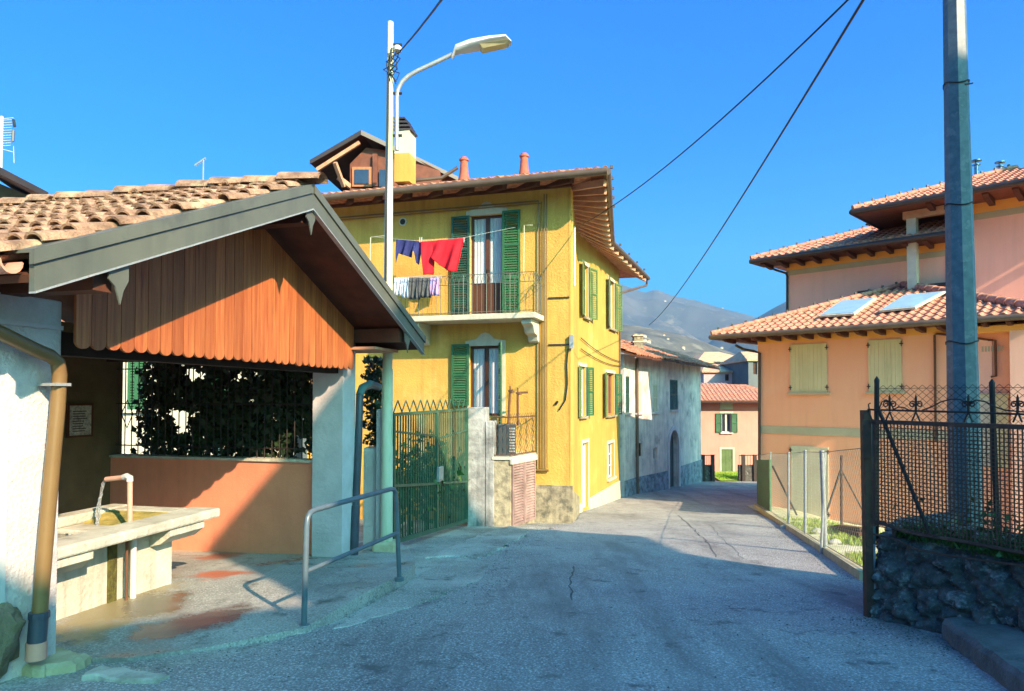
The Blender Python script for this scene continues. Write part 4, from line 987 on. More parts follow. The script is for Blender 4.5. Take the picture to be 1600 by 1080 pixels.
# ---------------------------------------------------------------- gate, pillar, low wall, AC
g0 = V((-1.86, 10.8, 0)); g1 = V((-1.01, 15.6, 0)); FG = Face(g0, g1)
gt = thing('driveway_gate', 'green iron driveway gate of closely set vertical bars with zigzag top', 'gate', (g0.x, g0.y, gz(10.8)))
def gb_(s): return gz(10.8 + (15.6 - 10.8) * s / FG.L) + .08
Lg = FG.L; nbar = 36
for half in (0, 1):
    a, b = Lg * half / 2 + .03, Lg * (half + 1) / 2 - .03
    lf = MB(); lf.beam(FG.at(a, gb_(a) + .03, 0), FG.at(b, gb_(b) + .03, 0), .05, .07); lf.beam(FG.at(a, -.28, 0), FG.at(b, -.28, 0), .05, .05)
    m1, m2 = gb_(a) + .9, gb_(b) + .9; lf.beam(FG.at(a, m1, 0), FG.at(b, m2, 0), .045, .045); lf.beam(FG.at(a, gb_(a) + 1.75, 0), FG.at(b, -.75, 0), .03, .03)
    for s_ in (a, b): lf.beam(FG.at(s_, gb_(s_), 0), FG.at(s_, -.26, 0), .06, .06, up=FG.d)
    lfo = lf.build('gate_leaf', m_gategreen, gt)
    bb = MB(); n = nbar // 2
    for i in range(n):
        s_ = a + (b - a) * (i + .5) / n; bb.beam(FG.at(s_, gb_(s_), 0), FG.at(s_, -.27, 0), .024, .022, up=FG.d)
        z2 = gb_(s_); s2 = s_ + (b - a) * .5 / n
    bb.build('bars', m_gategreen, lfo)
    zg = MB(); n = 6
    for i in range(n):
        p = a + (b - a) * i / n; q = a + (b - a) * (i + 1) / n; zg.tube([FG.at(p, -.25, 0), FG.at((p + q) / 2, -.06, 0), FG.at(q, -.25, 0)], .012, 5)
    zg.build('zigzag_top', m_gategreen, lfo)
MB().obox(FG.at(Lg * .5 - .1, gb_(3) + 1.0, .03), FG.d * .3, Z * .28, FG.n * .05).build('lock_plate', m_galv, gt)
gp = thing('gate_pillar', 'square white rendered gate pillar left of the low utility wall', 'pillar', (-.8, 15.7, gz(15.7)))
MB().obox(V((-1.0, 15.6, -3.1)), V((.42, -.03, 0)), V((.05, .5, 0)), V((0, 0, 3.1 - .24))).build('shaft', m_weather, gp, bevel=.01)
MB().obox(V((-.6, 15.55, -3.1)), V((.2, -.02, 0)), V((.05, .5, 0)), V((0, 0, 2.55))).build('buttress', m_weather, gp, bevel=.02)
lw = thing('utility_wall', 'low grey rendered wall with pink louvred meter doors and railing on top', 'wall', (0, 16, gz(16)))
a_ = V((-.43, 15.55, 0)); b_ = V((-.04, 15.5, 0)); c_ = V((.56, 16.70, 0)); d_ = V((-.3, 16.95, 0)); ztw = P(797, 718, 15.6).z
MB().prism([V((p.x, p.y, -3.2)) for p in (a_, b_, c_, d_)], Z * (3.2 + ztw)).build('wall', m_plinth, lw)
MB().prism([V((p.x, p.y, ztw + .001)) + (p - V((0.0, 16.2, 0))) * .05 for p in (a_, b_, c_, d_)], Z * .06).build('coping', m_surround, lw)
FL = Face(b_, c_)
for k in (0, 1):
    s0 = .05 + k * (FL.L - .1) / 2; w_ = (FL.L - .14) / 2
    shutter(FL.at(s0, -2.92, .01), FL.d, FL.n, w_, ztw + 2.85, 'louver', 1).build('louvre_door', m_pinkvent, lw)
MB().obox(FL.at(-.03, ztw - .10, .004), FL.d * (FL.L + .05), Z * .12, FL.n * .05).build('door_lintel', m_surround, lw)
rl_ = MB()
for p, q in ((a_, b_), (b_, c_)):
    for z_ in (ztw + .1, ztw + .95): rl_.tube([V((p.x, p.y, z_)), V((q.x, q.y, z_))], .014, 6)
    n = int((q - p).length / .09)
    for i in range(n + 1):
        r_ = p.lerp(q, i / n); pts = [V((r_.x + .02 * math.sin(k * 2.2 + i), r_.y, ztw + .1 + k * .085)) for k in range(12)]; rl_.tube(pts, .007, 4)
rl_.build('railing', m_rust, lw)
ac = thing('air_conditioner', 'dark air conditioning unit standing on the low utility wall', 'air conditioner', (-.15, 15.85, ztw + .06))
aco = V((-.33, 15.85, ztw + .062)); MB().obox(aco, V((.42, .06, 0)), V((-.08, .45, 0)), Z * .72).build('casing', m_ac, ac, bevel=.015)
fn = MB()
for k in range(9): fn.obox(aco + V((.27, .03 - .005, .08 + k * .065)), V((.13, .018, 0)), V((0, -.012, 0)), Z * .035)
fn.build('grille', m_galv, ac)
for k, (px, pt) in enumerate(((797, 605), (809, 608))):
    o = thing('meter_pipe', ('left' if k == 0 else 'right') + ' rusty upright pipe with tap fitting in front of the yellow wall', 'pipe', P(px, 665, 16.3))
    MB().tube([P(px - (3 if k == 0 else 0), 665, 16.3), P(px, pt + 6, 16.3)], .03, 8).build('pipe', m_rustpipe, o, smooth=True)
    f = MB(); f.tube([P(px - 3, pt + 6, 16.3), P(px + (16 if k else 5), pt + 5, 16.3)], .025, 6); f.tube([P(px, pt + 6, 16.3), P(px, pt - 2, 16.3)], .018, 6); f.lathe(P(px + 3, pt + 9, 16.3), [(.05, 0), (.055, .03), (.03, .06)], 8); f.build('tap', m_rustpipe, o)

# courtyard shrubs behind the gate
for k, (px, Y, r_, lab) in enumerate(((640, 13.2, .5, 'leafy courtyard shrub nearest the lamp post behind the gate bars'), (668, 14.4, .6, 'round shrub in the courtyard behind the middle of the gate'), (700, 16.0, .45, 'low courtyard shrub behind the right gate leaf'))):
    c = P(px, 700, Y); c.z = gz(Y) + 1.0; o = thing('courtyard_shrub', lab, 'shrub', (c.x, c.y, gz(Y)), 'shrubs in the gated courtyard')
    leaves(420, lambda r, c=c, r_=r_: c + V((r.gauss(0, r_ * .5), r.gauss(0, r_ * .5), r.gauss(0, r_ * .7))), .13, m_leaf2, 'foliage', o, seed=20 + k)
    MB().tube([V((c.x, c.y, gz(Y) - .1)), c], .04, 6).build('trunk', m_darkwood, o)

# ---------------------------------------------------------------- houses on the left behind the shelter
wh = thing('white_house', 'white rendered house with green shutters glimpsed through the ivy', 'house', (-8, 16, -3))
FW = Face((-11, 15.2), (-5.6, 15.9)); R1 = rect(FW, 330, 545, 356, 640); R2 = rect(FW, 200, 548, 228, 640)
wall_mb(FW, 0, FW.L, -3.2, 1.6, [R1, R2]).build('wall', m_surround, wh, weld=True)
for rr_ in (R1, R2):
    wn = window(wh, FW, *rr_, m_framebrown, mull=1, sill=m_surround); w_ = (rr_[1] - rr_[0]) / 2
    add_shutter(wn, FW, rr_[0], rr_[2], rr_[3] - rr_[2], w_, 1, m_green, o=-.03); add_shutter(wn, FW, rr_[1], rr_[2], rr_[3] - rr_[2], w_, -1, m_green, o=-.03)
MB().prism([FW.at(-.5, 1.6, .6), FW.at(FW.L + .3, 1.6, .6), FW.at(FW.L + .3, 2.6, -2.4), FW.at(-.5, 2.6, -2.4)], Z * .12).build('roof', m_tile, wh)
MB().prism([FW.at(0, -3.2, -.3), FW.at(FW.L, -3.2, -.3), FW.at(FW.L, -3.2, -4.5), FW.at(0, -3.2, -4.5)], Z * 4.75).build('wall', m_surround, wh)
oh = thing('left_house', 'ochre house with dark verge partly cut off at the left edge', 'house', (-12, 16, -2.5))
v0, v1, v2 = P(-60, 232, 14), P(0, 262, 14), P(76, 303, 14)
MB().prism([v0, v2, v2 - Z * .10, v0 - Z * .13], V((-1.4, 5, 0))).build('roof', m_tiledk, oh)
MB().prism([v0 - V((0, .05, -.03)), v2 - V((0, .05, -.03)), v2 - V((0, .05, .09)), v0 - V((0, .05, .13))], V((0, .045, 0))).build('verge_board', m_gutdk, oh)
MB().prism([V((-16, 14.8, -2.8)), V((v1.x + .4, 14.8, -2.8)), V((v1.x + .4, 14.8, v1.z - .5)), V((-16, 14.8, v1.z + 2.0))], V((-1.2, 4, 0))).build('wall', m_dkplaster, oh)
an = thing('tv_antenna', 'tall white television antenna cropped by the left edge', 'antenna', P(2, 262, 14.5))
MB().tube([P(1, 268, 14.5), P(3, 182, 14.5)], .03, 8).build('mast', m_white2, an)
am = MB(); am.tube([P(3, 186, 14.5), P(21, 184, 14.5)], .008, 5)
for k in range(11): am.tube([P(3, 188 + k * 4, 14.5), P(20, 187 + k * 4, 14.5)], .006, 4)
am.tube([P(3, 233, 14.5), P(22, 238, 14.5)], .008, 5); am.tube([P(22, 186, 14.5), P(21, 221, 14.5), P(22, 255, 14.5)], .006, 4); am.build('element', m_white2, an)
am = MB(); am.tube([P(21, 187, 14.4), P(23, 198, 14.4)], .03, 5); am.tube([P(21, 204, 14.4), P(20, 221, 14.4)], .03, 5); am.build('reflector', m_ac, an)
a2 = thing('roof_antenna', 'tiny distant antenna showing above the shelter roof ridge', 'antenna', P(317, 285, 30))
MB().tube([P(317, 290, 30), P(318, 250, 30)], .03, 6).build('mast', m_galv, a2)
am = MB(); am.tube([P(304, 259, 30), P(320, 248, 30)], .035, 5); 
for k in range(6): am.tube([P(305 + k * 3, 256 - k * 2, 30), P(307 + k * 3, 260 - k * 2, 30)], .02, 4)
am.build('element', m_galv, a2)

# ---------------------------------------------------------------- grey old house
q = [V((.1620 * 27.5, 27.5, 0)), V((.1778 * 28.8, 28.8, 0)), V((.2185 * 31, 31, 0)), V((.273 * 37, 37, 0))]
gh = thing('grey_old_house', 'old grey rendered house with arched doorway where the street bends', 'house', (7, 32, -4.3))
fA, fB, fC = Face(q[0], q[1]), Face(q[1], q[2]), Face(q[2], q[3])
zE2 = 1.70
B1 = srect(fB, 993, 1002, 596, 645); B2 = srect(fB, 1020, 1027.5, 600, 644); B3 = srect(fB, 993, 1004, 693, 713); B4 = srect(fB, 1021, 1027, 700, 719)
C1 = srect(fC, 1046.5, 1059, 593, 640); C2 = srect(fC, 1045, 1060, 700, 757)
A1 = srect(fA, 977.5, 983.5, 588, 645)
wall_mb(fA, 0, fA.L, -4.7, zE2, [A1]).build('wall', m_gray, gh, weld=True); wall_mb(fB, 0, fB.L, -4.8, zE2, [B1, B2, B3, B4]).build('wall', m_gray, gh, weld=True)
# wall with arched doorway
cx = (C2[0] + C2[1]) / 2; rad = (C2[1] - C2[0]) / 2; zt2 = C2[3] 
wall_mb(fC, 0, fC.L, -5, zE2, [C1, (C2[0], C2[1], -5.0, zt2 + rad)]).build('wall', m_gray, gh, weld=True)
for sg in (-1, 1):
    pts = [fC.at(cx + sg * rad, zt2 + rad, 0)] + [fC.at(cx + sg * rad * math.cos(t), zt2 + rad * math.sin(t), 0) for t in [math.pi / 2 * k / 8 for k in range(8, -1, -1)]]
    MB().prism(pts, fC.n * -.3).build('wall', m_gray, gh)
sur = MB()
for k in range(16):
    t0_, t1_ = math.pi * k / 16, math.pi * (k + 1) / 16
    sur.prism([fC.at(cx + r_ * math.cos(t), zt2 + r_ * math.sin(t), .003) for r_, t in ((rad, t0_), (rad + .22, t0_), (rad + .22, t1_), (rad, t1_))], fC.n * .05)
for sg in (-1, 1): sur.obox(fC.at(cx + sg * rad + (0 if sg > 0 else -.22), -5, .003), fC.d * .22, Z * (zt2 + 5), fC.n * .05)
dr_ = MB().obox(fC.at(cx - rad, -5, -.29), fC.d * 2 * rad, Z * (zt2 + rad + 5), fC.n * .06).build('door', m_ac, gh)
sur.build('arch_surround', m_conc, dr_)
wn = window(gh, fC, *C1, m_dkgreen, mull=1, sill=m_conc); w_ = (C1[1] - C1[0]) / 2
add_shutter(wn, fC, C1[0], C1[2], C1[3] - C1[2], w_, 1, m_dkgreen, o=-.04); add_shutter(wn, fC, C1[1], C1[2], C1[3] - C1[2], w_, -1, m_dkgreen, o=-.04)
for r_, mt in ((B1, m_greyshut), (B2, m_greyshut)):
    wn = window(gh, fB, *r_, mt, mull=1, sill=m_conc); w_ = (r_[1] - r_[0]) / 2
    add_shutter(wn, fB, r_[0], r_[2], r_[3] - r_[2], w_, 1, mt, o=-.04); add_shutter(wn, fB, r_[1], r_[2], r_[3] - r_[2], w_, -1, mt, o=-.04)
window(gh, fB, *B3, m_framebrown, mull=0, rails=1); window(gh, fB, *B4, m_white2, mull=0)
wn = window(gh, fA, *A1, m_dkgreen, mull=0, sill=m_conc); add_shutter(wn, fA, A1[0], A1[2], A1[3] - A1[2], A1[1] - A1[0], 1, m_dkgreen, o=-.04)
pb = MB()
for f, x in ((fA, 0), (fB, 0), (fC, 0)):
    segs = [(0, f.L)] if f is not fC else [(0, cx - rad - .25), (cx + rad + .25, f.L)]
    for a, b in segs:
        if b > a + .05: MB().obox(f.at(a, -5, .003), f.d * (b - a), Z * (5 - 3.35), f.n * .05).build('plinth', m_stoneblock, gh)
MB().tube([fB.at(.05, 1.6, .08), fB.at(.05, -4.2, .08)], .06, 8).build('downpipe', m_gutter, gh)
# roof
ov = .75
def off(p, n): return V((p.x, p.y, 0)) + n * ov
eA = off(q[0], fA.n) + V((-.3, -.3, 0)); eB = off(q[1], (fA.n + fB.n).normalized()); eC = off(q[2], (fB.n + fC.n).normalized()); eD = off(q[3], fC.n) + fC.d * 1.2
for p, r_, nn in ((eB, eC, fB.n), (eC, eD, fC.n), (eA, eB, fA.n)):
    L_ = (r_ - p).length; du = (r_ - p) / L_; up = (nn * -1 + Z * .36).normalized()
    tiles(V((p.x, p.y, zE2 - .02 * p.y + .5)), du, L_, up, 3.2, tw=.24, cl=.45, jit=.05).build('roof', m_tile, gh)
    MB().prism([V((p.x, p.y, zE2 - .02 * p.y + .46)), V((r_.x, r_.y, zE2 - .02 * p.y + .46)), V((r_.x, r_.y, zE2 - .02 * p.y + .46)) + up * 3.2, V((p.x, p.y, zE2 - .02 * p.y + .46)) + up * 3.2], Z * -.08).build('roof_deck', m_soffit, gh)
c0 = P(990, 575, 30.5); 
cm = MB().obox(P(991, 562, 30.5), V((.40, 0, 0)), V((0, .45, 0)), Z * 1.05).build('chimney', m_plinth, gh)
MB().obox(P(989, 535, 30.45), V((.53, 0, 0)), V((0, .55, 0)), Z * .06).build('chimney_cap', m_surround, cm)
for k in (0, 1): MB().obox(P(991 + k * 8.5, 532.5, 30.5), V((.14, 0, 0)), V((0, .4, 0)), Z * .3).build('cap_leg', m_plinth, cm)
MB().obox(P(989, 525, 30.45), V((.53, 0, 0)), V((0, .55, 0)), Z * .05).build('cap_slab', m_surround, cm)

# ---------------------------------------------------------------- pink house at the end
ph = thing('pink_house', 'small pink house with green shutters at the end of the street', 'house', (13, 41, -4.8))
fP = Face((10.2, 40.2), (16.5, 40.2)); P1 = srect(fP, 1127, 1143, 646, 676); P2 = srect(fP, 1127, 1145, 702, 737); P2 = (P2[0], P2[1], P2[2], P2[3])
wall_mb(fP, 0, fP.L, -5.2, -.15, [P1, P2]).build('wall', m_pink, ph, weld=True)
zt3 = fP.px(1130, 642)[1]
MB().obox(fP.at(0, zt3, .003), fP.d * fP.L, Z * (-.16 - zt3), fP.n * .02).build('frieze', m_pink2, ph)
s_, z_ = fP.px(1125, 640); MB().obox(fP.at(s_, z_, .024), fP.d * .72, Z * .4, fP.n * .02).build('plaque', m_grayband, ph)
wn = window(ph, fP, *P1, m_white2, mull=1, sill=m_white2, surround=m_surround); 
add_shutter(wn, fP, P1[0], P1[2], P1[3] - P1[2], .34, -1, m_green, o=.03); add_shutter(wn, fP, P1[1], P1[2], P1[3] - P1[2], .34, 1, m_green, o=.03)
wn = window(ph, fP, *P2, m_greenlt, mull=1, surround=m_surround); w_ = (P2[1] - P2[0]) / 2
add_shutter(wn, fP, P2[0], P2[2], P2[3] - P2[2], w_, 1, m_greenlt, o=-.04); add_shutter(wn, fP, P2[1], P2[2], P2[3] - P2[2], w_, -1, m_greenlt, o=-.04)
MB().prism([V((10.2, 40.5, -5.2)), V((16.5, 40.5, -5.2)), V((16.5, 45, -5.2)), V((10.2, 45, -5.2))], Z * 5).build('wall', m_pink, ph)
tiles(V((9.8, 39.6, -.22)), V((1, 0, 0)), 7.2, (V((0, 1, .42))).normalized(), 2.7, tw=.24, cl=.42,
      clips=[(V((13.0, 42.0, 0)), V((.75, 1, 0)).normalized())]).build('roof', m_tilenew, ph)
MB().prism([V((9.8, 39.62, -.27)), V((17, 39.62, -.27)), V((14.2, 42, .75)), V((9.8, 42, .75))], Z * -.06).build('roof_deck', m_tile, ph)
MB().obox(V((9.8, 39.5, -.33)), V((7.2, 0, 0)), V((0, .12, 0)), Z * .1).build('gutter', m_gutdk, ph)
for px0, px1, lab in ((1096, 1117, 'low dark stone wall left of the lawn opening'), (1155, 1190, 'low dark stone wall right of the lawn opening')):
    o = thing('low_wall', lab, 'wall', P(px0, 750, 38)); zb = gz(38)
    a = P(px0, 727, 37.6); b = P(px1, 727, 37.6)
    MB().obox(V((a.x, a.y, zb - .1)), V((b.x - a.x, 0, 0)), V((0, .3, 0)), Z * (a.z - zb + .1)).build('wall', m_stone, o, bevel=.02)
    r_ = MB()
    for px in ([1097, 1112] if px0 < 1100 else [1160, 1178]): r_.obox(P(px, 755, 37.5), V((.17, 0, 0)), V((0, .17, 0)), Z * (44 / F * 37.5))
    r_.tube([P(px0, 712, 37.6), P(px1, 711, 37.6)], .025, 5)
    for k in range(8): r_.tube([P(px0 + (px1 - px0) * k / 8, 729, 37.6), P(px0 + (px1 - px0) * k / 8, 711, 37.6)], .012, 4)
    r_.build('iron_railing', m_gutdk, o)

# far houses
def farhouse(name, lab, x0, x1, yt, yb, Y, wm, rm, ridge, dep=7, wins=(), eave=6):
    a = P(x0, yb, Y); b = P(x1, yb, Y); tt = P(x0, yt, Y).z; o = thing(name, lab, 'house', (a.x, Y, a.z - 3)); f = Face((a.x, Y), (b.x, Y))
    hs_ = [srect(f, *w_) for w_ in wins]
    wall_mb(f, 0, f.L, a.z - 5, tt, hs_).build('wall', wm, o, weld=True)
    MB().box((a.x, Y + .3, a.z - 5), (b.x, Y + dep, tt)).build('wall', wm, o)
    for h_ in hs_: window(o, f, *h_, m_framebrown, mull=1)
    xm0, xm1, yr = ridge; r0 = P(xm0, yr, Y); r1 = P(xm1, yr, Y); e = eave / F * Y
    pts = [V((a.x - e, Y - e, tt)), V((b.x + e, Y - e, tt)), V((b.x + e, Y + dep, tt)), V((a.x - e, Y + dep, tt)), V((r0.x, Y + dep / 2, r0.z * 1.0)), V((r1.x, Y + dep / 2, r1.z))]
    MB().add([p for p in pts] + [p - Z * .12 for p in pts[:4]], [(0, 1, 5, 4), (1, 2, 5), (2, 3, 4, 5), (3, 0, 4), (0, 6, 7, 1), (1, 7, 8, 2), (2, 8, 9, 3), (3, 9, 6, 0), (9, 8, 7, 6)]).build('roof', rm, o)
    return o
farhouse('hillside_house', 'pale pink house with two small dark windows beyond the pink house roof', 1100, 1168, 580, 640, 58, m_palepink, m_tiletan, (1120, 1160, 566), wins=((1133, 1139, 585, 595), (1144, 1149, 585, 595)), eave=4)
farhouse('hillside_house', 'grey-green house tucked against the peach house, behind the pale pink one', 1170, 1215, 562, 650, 54, m_greyhouse, m_tiletan, (1180, 1220, 545), wins=((1177, 1183, 566, 585), (1172, 1180, 605, 613)), eave=3)
farhouse('hillside_house', 'distant house with broad tan hipped roof highest among the far roofs', 1092, 1185, 566, 620, 72, m_pink2, m_tiletan, (1122, 1145, 545), wins=(), eave=5, dep=10)
farhouse('hillside_house', 'far dark-roofed house with small snow-grey gable behind the grey house roof', 1070, 1104, 570, 620, 66, m_greyhouse, m_ac, (1080, 1092, 560), eave=5)
def dish(px, py, Y, lab):
    o = thing('satellite_dish', lab, 'satellite dish', P(px, py + 8, Y)); MB().lathe(P(px, py, Y), [(.02, -.05), (.3, .0), (.42, .08)], 14).build('dish', m_white2, o)
    MB().tube([P(px, py, Y), P(px, py + 10, Y)], .03, 5).build('mast', m_galv, o)
dish(1122, 567, 56, 'small white satellite dish on the far pink house roof')

# bare trees and scattered houses on the hill
rnd = random.Random(12)
for hn, cnt, sz, lo, hi in (('wooded_hill', 7, 1.3, 495, 548), ('far_mountain', 5, 3.2, 455, 500)):
    vs = [v.co + bpy.data.objects[hn].location for v in bpy.data.objects[hn].data.vertices]
    ok = []
    for c in vs:
        a = 800 + F * c.x / c.y; b = 620 - F * c.z / c.y
        if 985 < a < 1175 and lo < b < hi: ok.append((round(a), round(b), c))
    rnd.shuffle(ok)
    for a, b, c in ok[:cnt]:
        s_ = sz * rnd.uniform(.7, 1.4)
        o = thing('hill_house', 'tiny pale house dotted on the hillside above the rooftops', 'house', c, 'tiny houses on the hills')
        MB().box(c - V((s_, s_ * .6, 3)), c + V((s_, s_ * .6, s_ * .8))).build('wall', m_surround, o)
        MB().prism([c + V((-s_ * 1.1, -s_ * .8, s_ * .8)), c + V((s_ * 1.1, -s_ * .8, s_ * .8)), c + V((0, -s_ * .8, s_ * 1.3))], V((0, s_ * 1.6, 0))).build('roof', m_tiletan, o)

# ================================================================ RIGHT PEACH HOUSE
rh = thing('peach_house', 'large peach house with stepped tiled hip roofs and cream shutters on the right', 'house', (10, 20, -3.4))
D = V((1, -1, 0)).normalized()
def facC(c, x0, L): return Face((x0, c - x0), (x0 + D.x * L, c - x0 + D.y * L))
K = 1.15
fR = facC(27.12 * K, 7.12 * K, 8.5 * K)
zEv = 1.80 * K
Q1 = srect(fR, 1235, 1293, 539, 613); Q2 = srect(fR, 1357, 1410, 532, 612); Q3 = srect(fR, 1236, 1296, 696, 812); Q4 = srect(fR, 1527, 1578, 617, 672)
Qp = srect(fR, 1525, 1588, 516, 640)
wall_mb(fR, 0, fR.L, -4.6, zEv + .15, [Q1, Q2, Q3]).build('wall', m_peach, rh, weld=True)
MB().prism([fR.at(.001, -4.6, -.301), fR.at(fR.L, -4.6, -.301), fR.at(fR.L, -4.6, -9), fR.at(.001, -4.6, -9)], Z * 6.5).build('wall', m_peach, rh)
s0, za = fR.px(1186, 665); _, zb = fR.px(1186, 677)
MB().obox(fR.at(0, zb, .003), fR.d * fR.L, Z * (za - zb), fR.n * .02).build('string_course', m_grayband, rh)
s0, za = fR.px(1186, 822)
MB().obox(fR.at(0, -4.6, .003), fR.d * fR.L, Z * .75, fR.n * .04).build('plinth', m_grayband, rh)
for Qr, mt in ((Q1, m_cream), (Q2, m_cream), (Q3, m_greyshut)):
    wn = window(rh, fR, *Qr, mt, mull=1, sill=m_grayband if Qr is not Q3 else None); w_ = (Qr[1] - Qr[0]) / 2 - .002
    for hs_, sd in ((Qr[0], 1), (Qr[1], -1)):
        sh_ = add_shutter(wn, fR, hs_, Qr[2], Qr[3] - Qr[2], w_, sd, mt, kind='solid', bars=1, o=.005)
    hb = MB()
    for hs_ in (Qr[0], Qr[1]):
        for zz in (Qr[2] + .14, Qr[3] - .16): hb.obox(fR.at(hs_ - .05, zz, .042), fR.d * .1, Z * .03, fR.n * .01); hb.obox(fR.at(hs_ - .012, zz - .06, .042), fR.d * .024, Z * .15, fR.n * .012)
    hb.build('hinge', m_black, wn)
wd = thing('garden_cabinet', 'cream louvred cabinet doors against the peach wall behind the mesh fence', 'cabinet', fR.at(Q4[0], -1.6, .3))
for k in (0, 1): shutter(fR.at(Q4[0] + k * (Q4[1] - Q4[0]) / 2, Q4[2] - 1.0, .05), fR.d, fR.n, (Q4[1] - Q4[0]) / 2 - .01, Q4[3] - Q4[2] + 1.0, 'solid', 2).build('door', m_surround if k == 0 else m_cream, wd)
MB().obox(fR.at(Q4[0] - .03, Q4[3], .03), fR.d * (Q4[1] - Q4[0] + .06), Z * .04, fR.n * .12).build('top', m_grayband, wd)
# recessed porch on the right: door, pipe, column
s0, z0 = fR.px(1526, 530); s1, z1 = fR.px(1552, 640)
pd = MB().obox(fR.at(s0, z1, .01), fR.d * (s1 - s0), Z * (z0 - z1), fR.n * .04).build('porch_door', m_pinkwall, rh)
vg = MB()
for k in range(7): vg.obox(fR.at(s0 + .12 + k * .07, z0 - .35, .051), fR.d * .045, Z * .14, fR.n * .005)
vg.build('door_vent', m_grayband, pd)
gp_ = MB(); gp_.tube([fR.at(*fR.px(1463, 690), .05), fR.at(*fR.px(1461, 524), .05), fR.at(*fR.px(1465, 522), .05), fR.at(*fR.px(1552, 532), .05)], .03, 8)
gp_.tube([fR.at(*fR.px(1545, 532), .06), fR.at(*fR.px(1556, 532), .06), fR.at(*fR.px(1557, 588), .06), fR.at(*fR.px(1549, 589), .06)], .03, 8); gp_.build('gas_pipe', m_rustpipe, rh, smooth=True)
s0, z0 = fR.px(1577, 517, .5); 
MB().obox(fR.at(s0, -4.2, .5), fR.d * 1.0, Z * (z0 + 4.2), -fR.n * .45).build('porch_column', m_pinkwall, rh)
MB().obox(fR.at(fR.px(1522, 517)[0], z0 + .0, .5), fR.d * 2.2, Z * .16, -fR.n * .45).build('porch_beam', m_orange, rh)
# lower roof
ce = 26.0 * K; xe = 5.83 * K; e0 = V((xe, ce - xe, zEv - .02)); upn = (V((.7071, .7071, 0)) + Z * .355).normalized(); Hs = 4.35 * K
hipL = (Z.cross(D + V((.7071, .7071, 0)))).normalized()       # plane containing left hip
hipL = hipL if hipL.dot(-D) > 0 else -hipL
Lr = 7.9 * K; eR = e0 + D * Lr
hipR = (Z.cross(-D + V((.7071, .7071, 0)))).normalized(); hipR = hipR if hipR.dot(D) > 0 else -hipR
tiles(e0, D, Lr, upn, Hs, tw=.255, cl=.39, amp=.05, step=.038, clips=[(e0, hipL), (eR, hipR)]).build('roof', m_tilenew, rh)
def slab(pts, t, name, mat, par): return MB().prism(pts, Z * -t).build(name, mat, par)
tp0 = e0 + upn * Hs + D * Hs * .94; tp1 = eR + upn * Hs - D * Hs * .94
if tp0.dot(D) > tp1.dot(D): tp0 = tp1 = (tp0 + tp1) / 2
slab([e0 - Z * .02, eR - Z * .02, tp1 - Z * .02, tp0 - Z * .02], .05, 'roof_deck', m_soffit, rh)
bk = V((.7071, .7071, 0)) * 6 * K
MB().add([eR - Z * .03, eR + bk - Z * .03, tp1 - Z * .03, e0 - Z * .03, e0 + bk - Z * .03, tp0 - Z * .03], [(0, 1, 2), (3, 5, 4)]).build('roof_end', m_tilenew, rh)
# ridge caps along hips
def caps(p, q, rad=.11, name='ridge_cap', mat=m_tilenew, par=rh):
    mb = MB(); n = max(1, int((q - p).length / .36)); d = (q - p) / n
    for k in range(n): mb.tube([p + d * k + Z * .02, p + d * (k + 1.12) + Z * .02], [rad * 1.12, rad * .92], 10)
    return mb.build(name, mat, par, smooth=True)
caps(e0 + Z * .05, tp0 + Z * .05, .085); caps(eR + Z * .05, tp1 + Z * .05, .13)
for k in range(14): p = e0.lerp(tp0, (k + .5) / 14) + Z * .15; MB().box(p - V((.03, .03, 0)), p + V((.03, .03, .07))).build('hip_hook', m_gutdk, rh)
gm = MB(); gm.tube([e0 - fR.n * -.06 - Z * .06, eR + fR.n * .06 - Z * .06], .08, 10); gm.build('gutter', m_gutter, rh, smooth=True)
MB().tube([e0 - fR.n * -.06 - Z * .06, e0 - fR.n * 6 - Z * .06], .08, 10).build('gutter', m_gutter, rh, smooth=True)
for k in range(17):
    c = e0 + D * (.4 + k * .52); p1 = c - fR.n * .08 - Z * .13; p2 = c - fR.n * .85 - Z * .13
    if k % 2 == 0 or True:
        s = fR.d * .06
        MB().prism([p1 - s + Z * .06, p1 - s - Z * .04, p1 - s - fR.n * .2 - Z * .09, p2 - s - Z * .12, p2 - s + Z * .06], fR.d * .12).build('rafter', m_soffit, rh)
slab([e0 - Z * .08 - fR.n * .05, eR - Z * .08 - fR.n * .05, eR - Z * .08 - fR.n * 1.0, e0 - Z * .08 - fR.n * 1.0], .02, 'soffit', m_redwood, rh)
MB().tube([P(1150, 540, 23.7), P(1162, 546, 23.3), P(1178, 549, 23.1), P(1186.5, 552, 22.9), P(1186.5, 795, 22.9)], .045, 8).build('downpipe', m_gutdk, rh, smooth=True)
MB().obox(fR.at(0, zEv - .32, .002), fR.d * fR.L, Z * .3, fR.n * .006).build('eave_band', m_orange, rh)
# skylights
def roofpt(px, py, o=.09):
    nrm = D.cross(upn); nrm = nrm if nrm.z > 0 else -nrm; r_ = ray(px, py); t = (e0 + nrm * o).dot(nrm) / r_.dot(nrm); return r_ * t, nrm
for quad_ in (((1283, 495), (1334, 492), (1366, 469), (1316, 473)), ((1378, 487), (1430, 482), (1474, 459), (1415, 464))):
    pts = [roofpt(*q_)[0] for q_ in quad_]; nrm = roofpt(1300, 480)[1]
    c = sum(pts, V((0, 0, 0))) / 4
    fr = MB().prism([p + (p - c) * .10 for p in pts], nrm * .06).build('skylight', m_surround, rh)
    MB().prism([p - nrm * -.062 for p in pts], nrm * .012).build('pane', m_skyglass, fr)
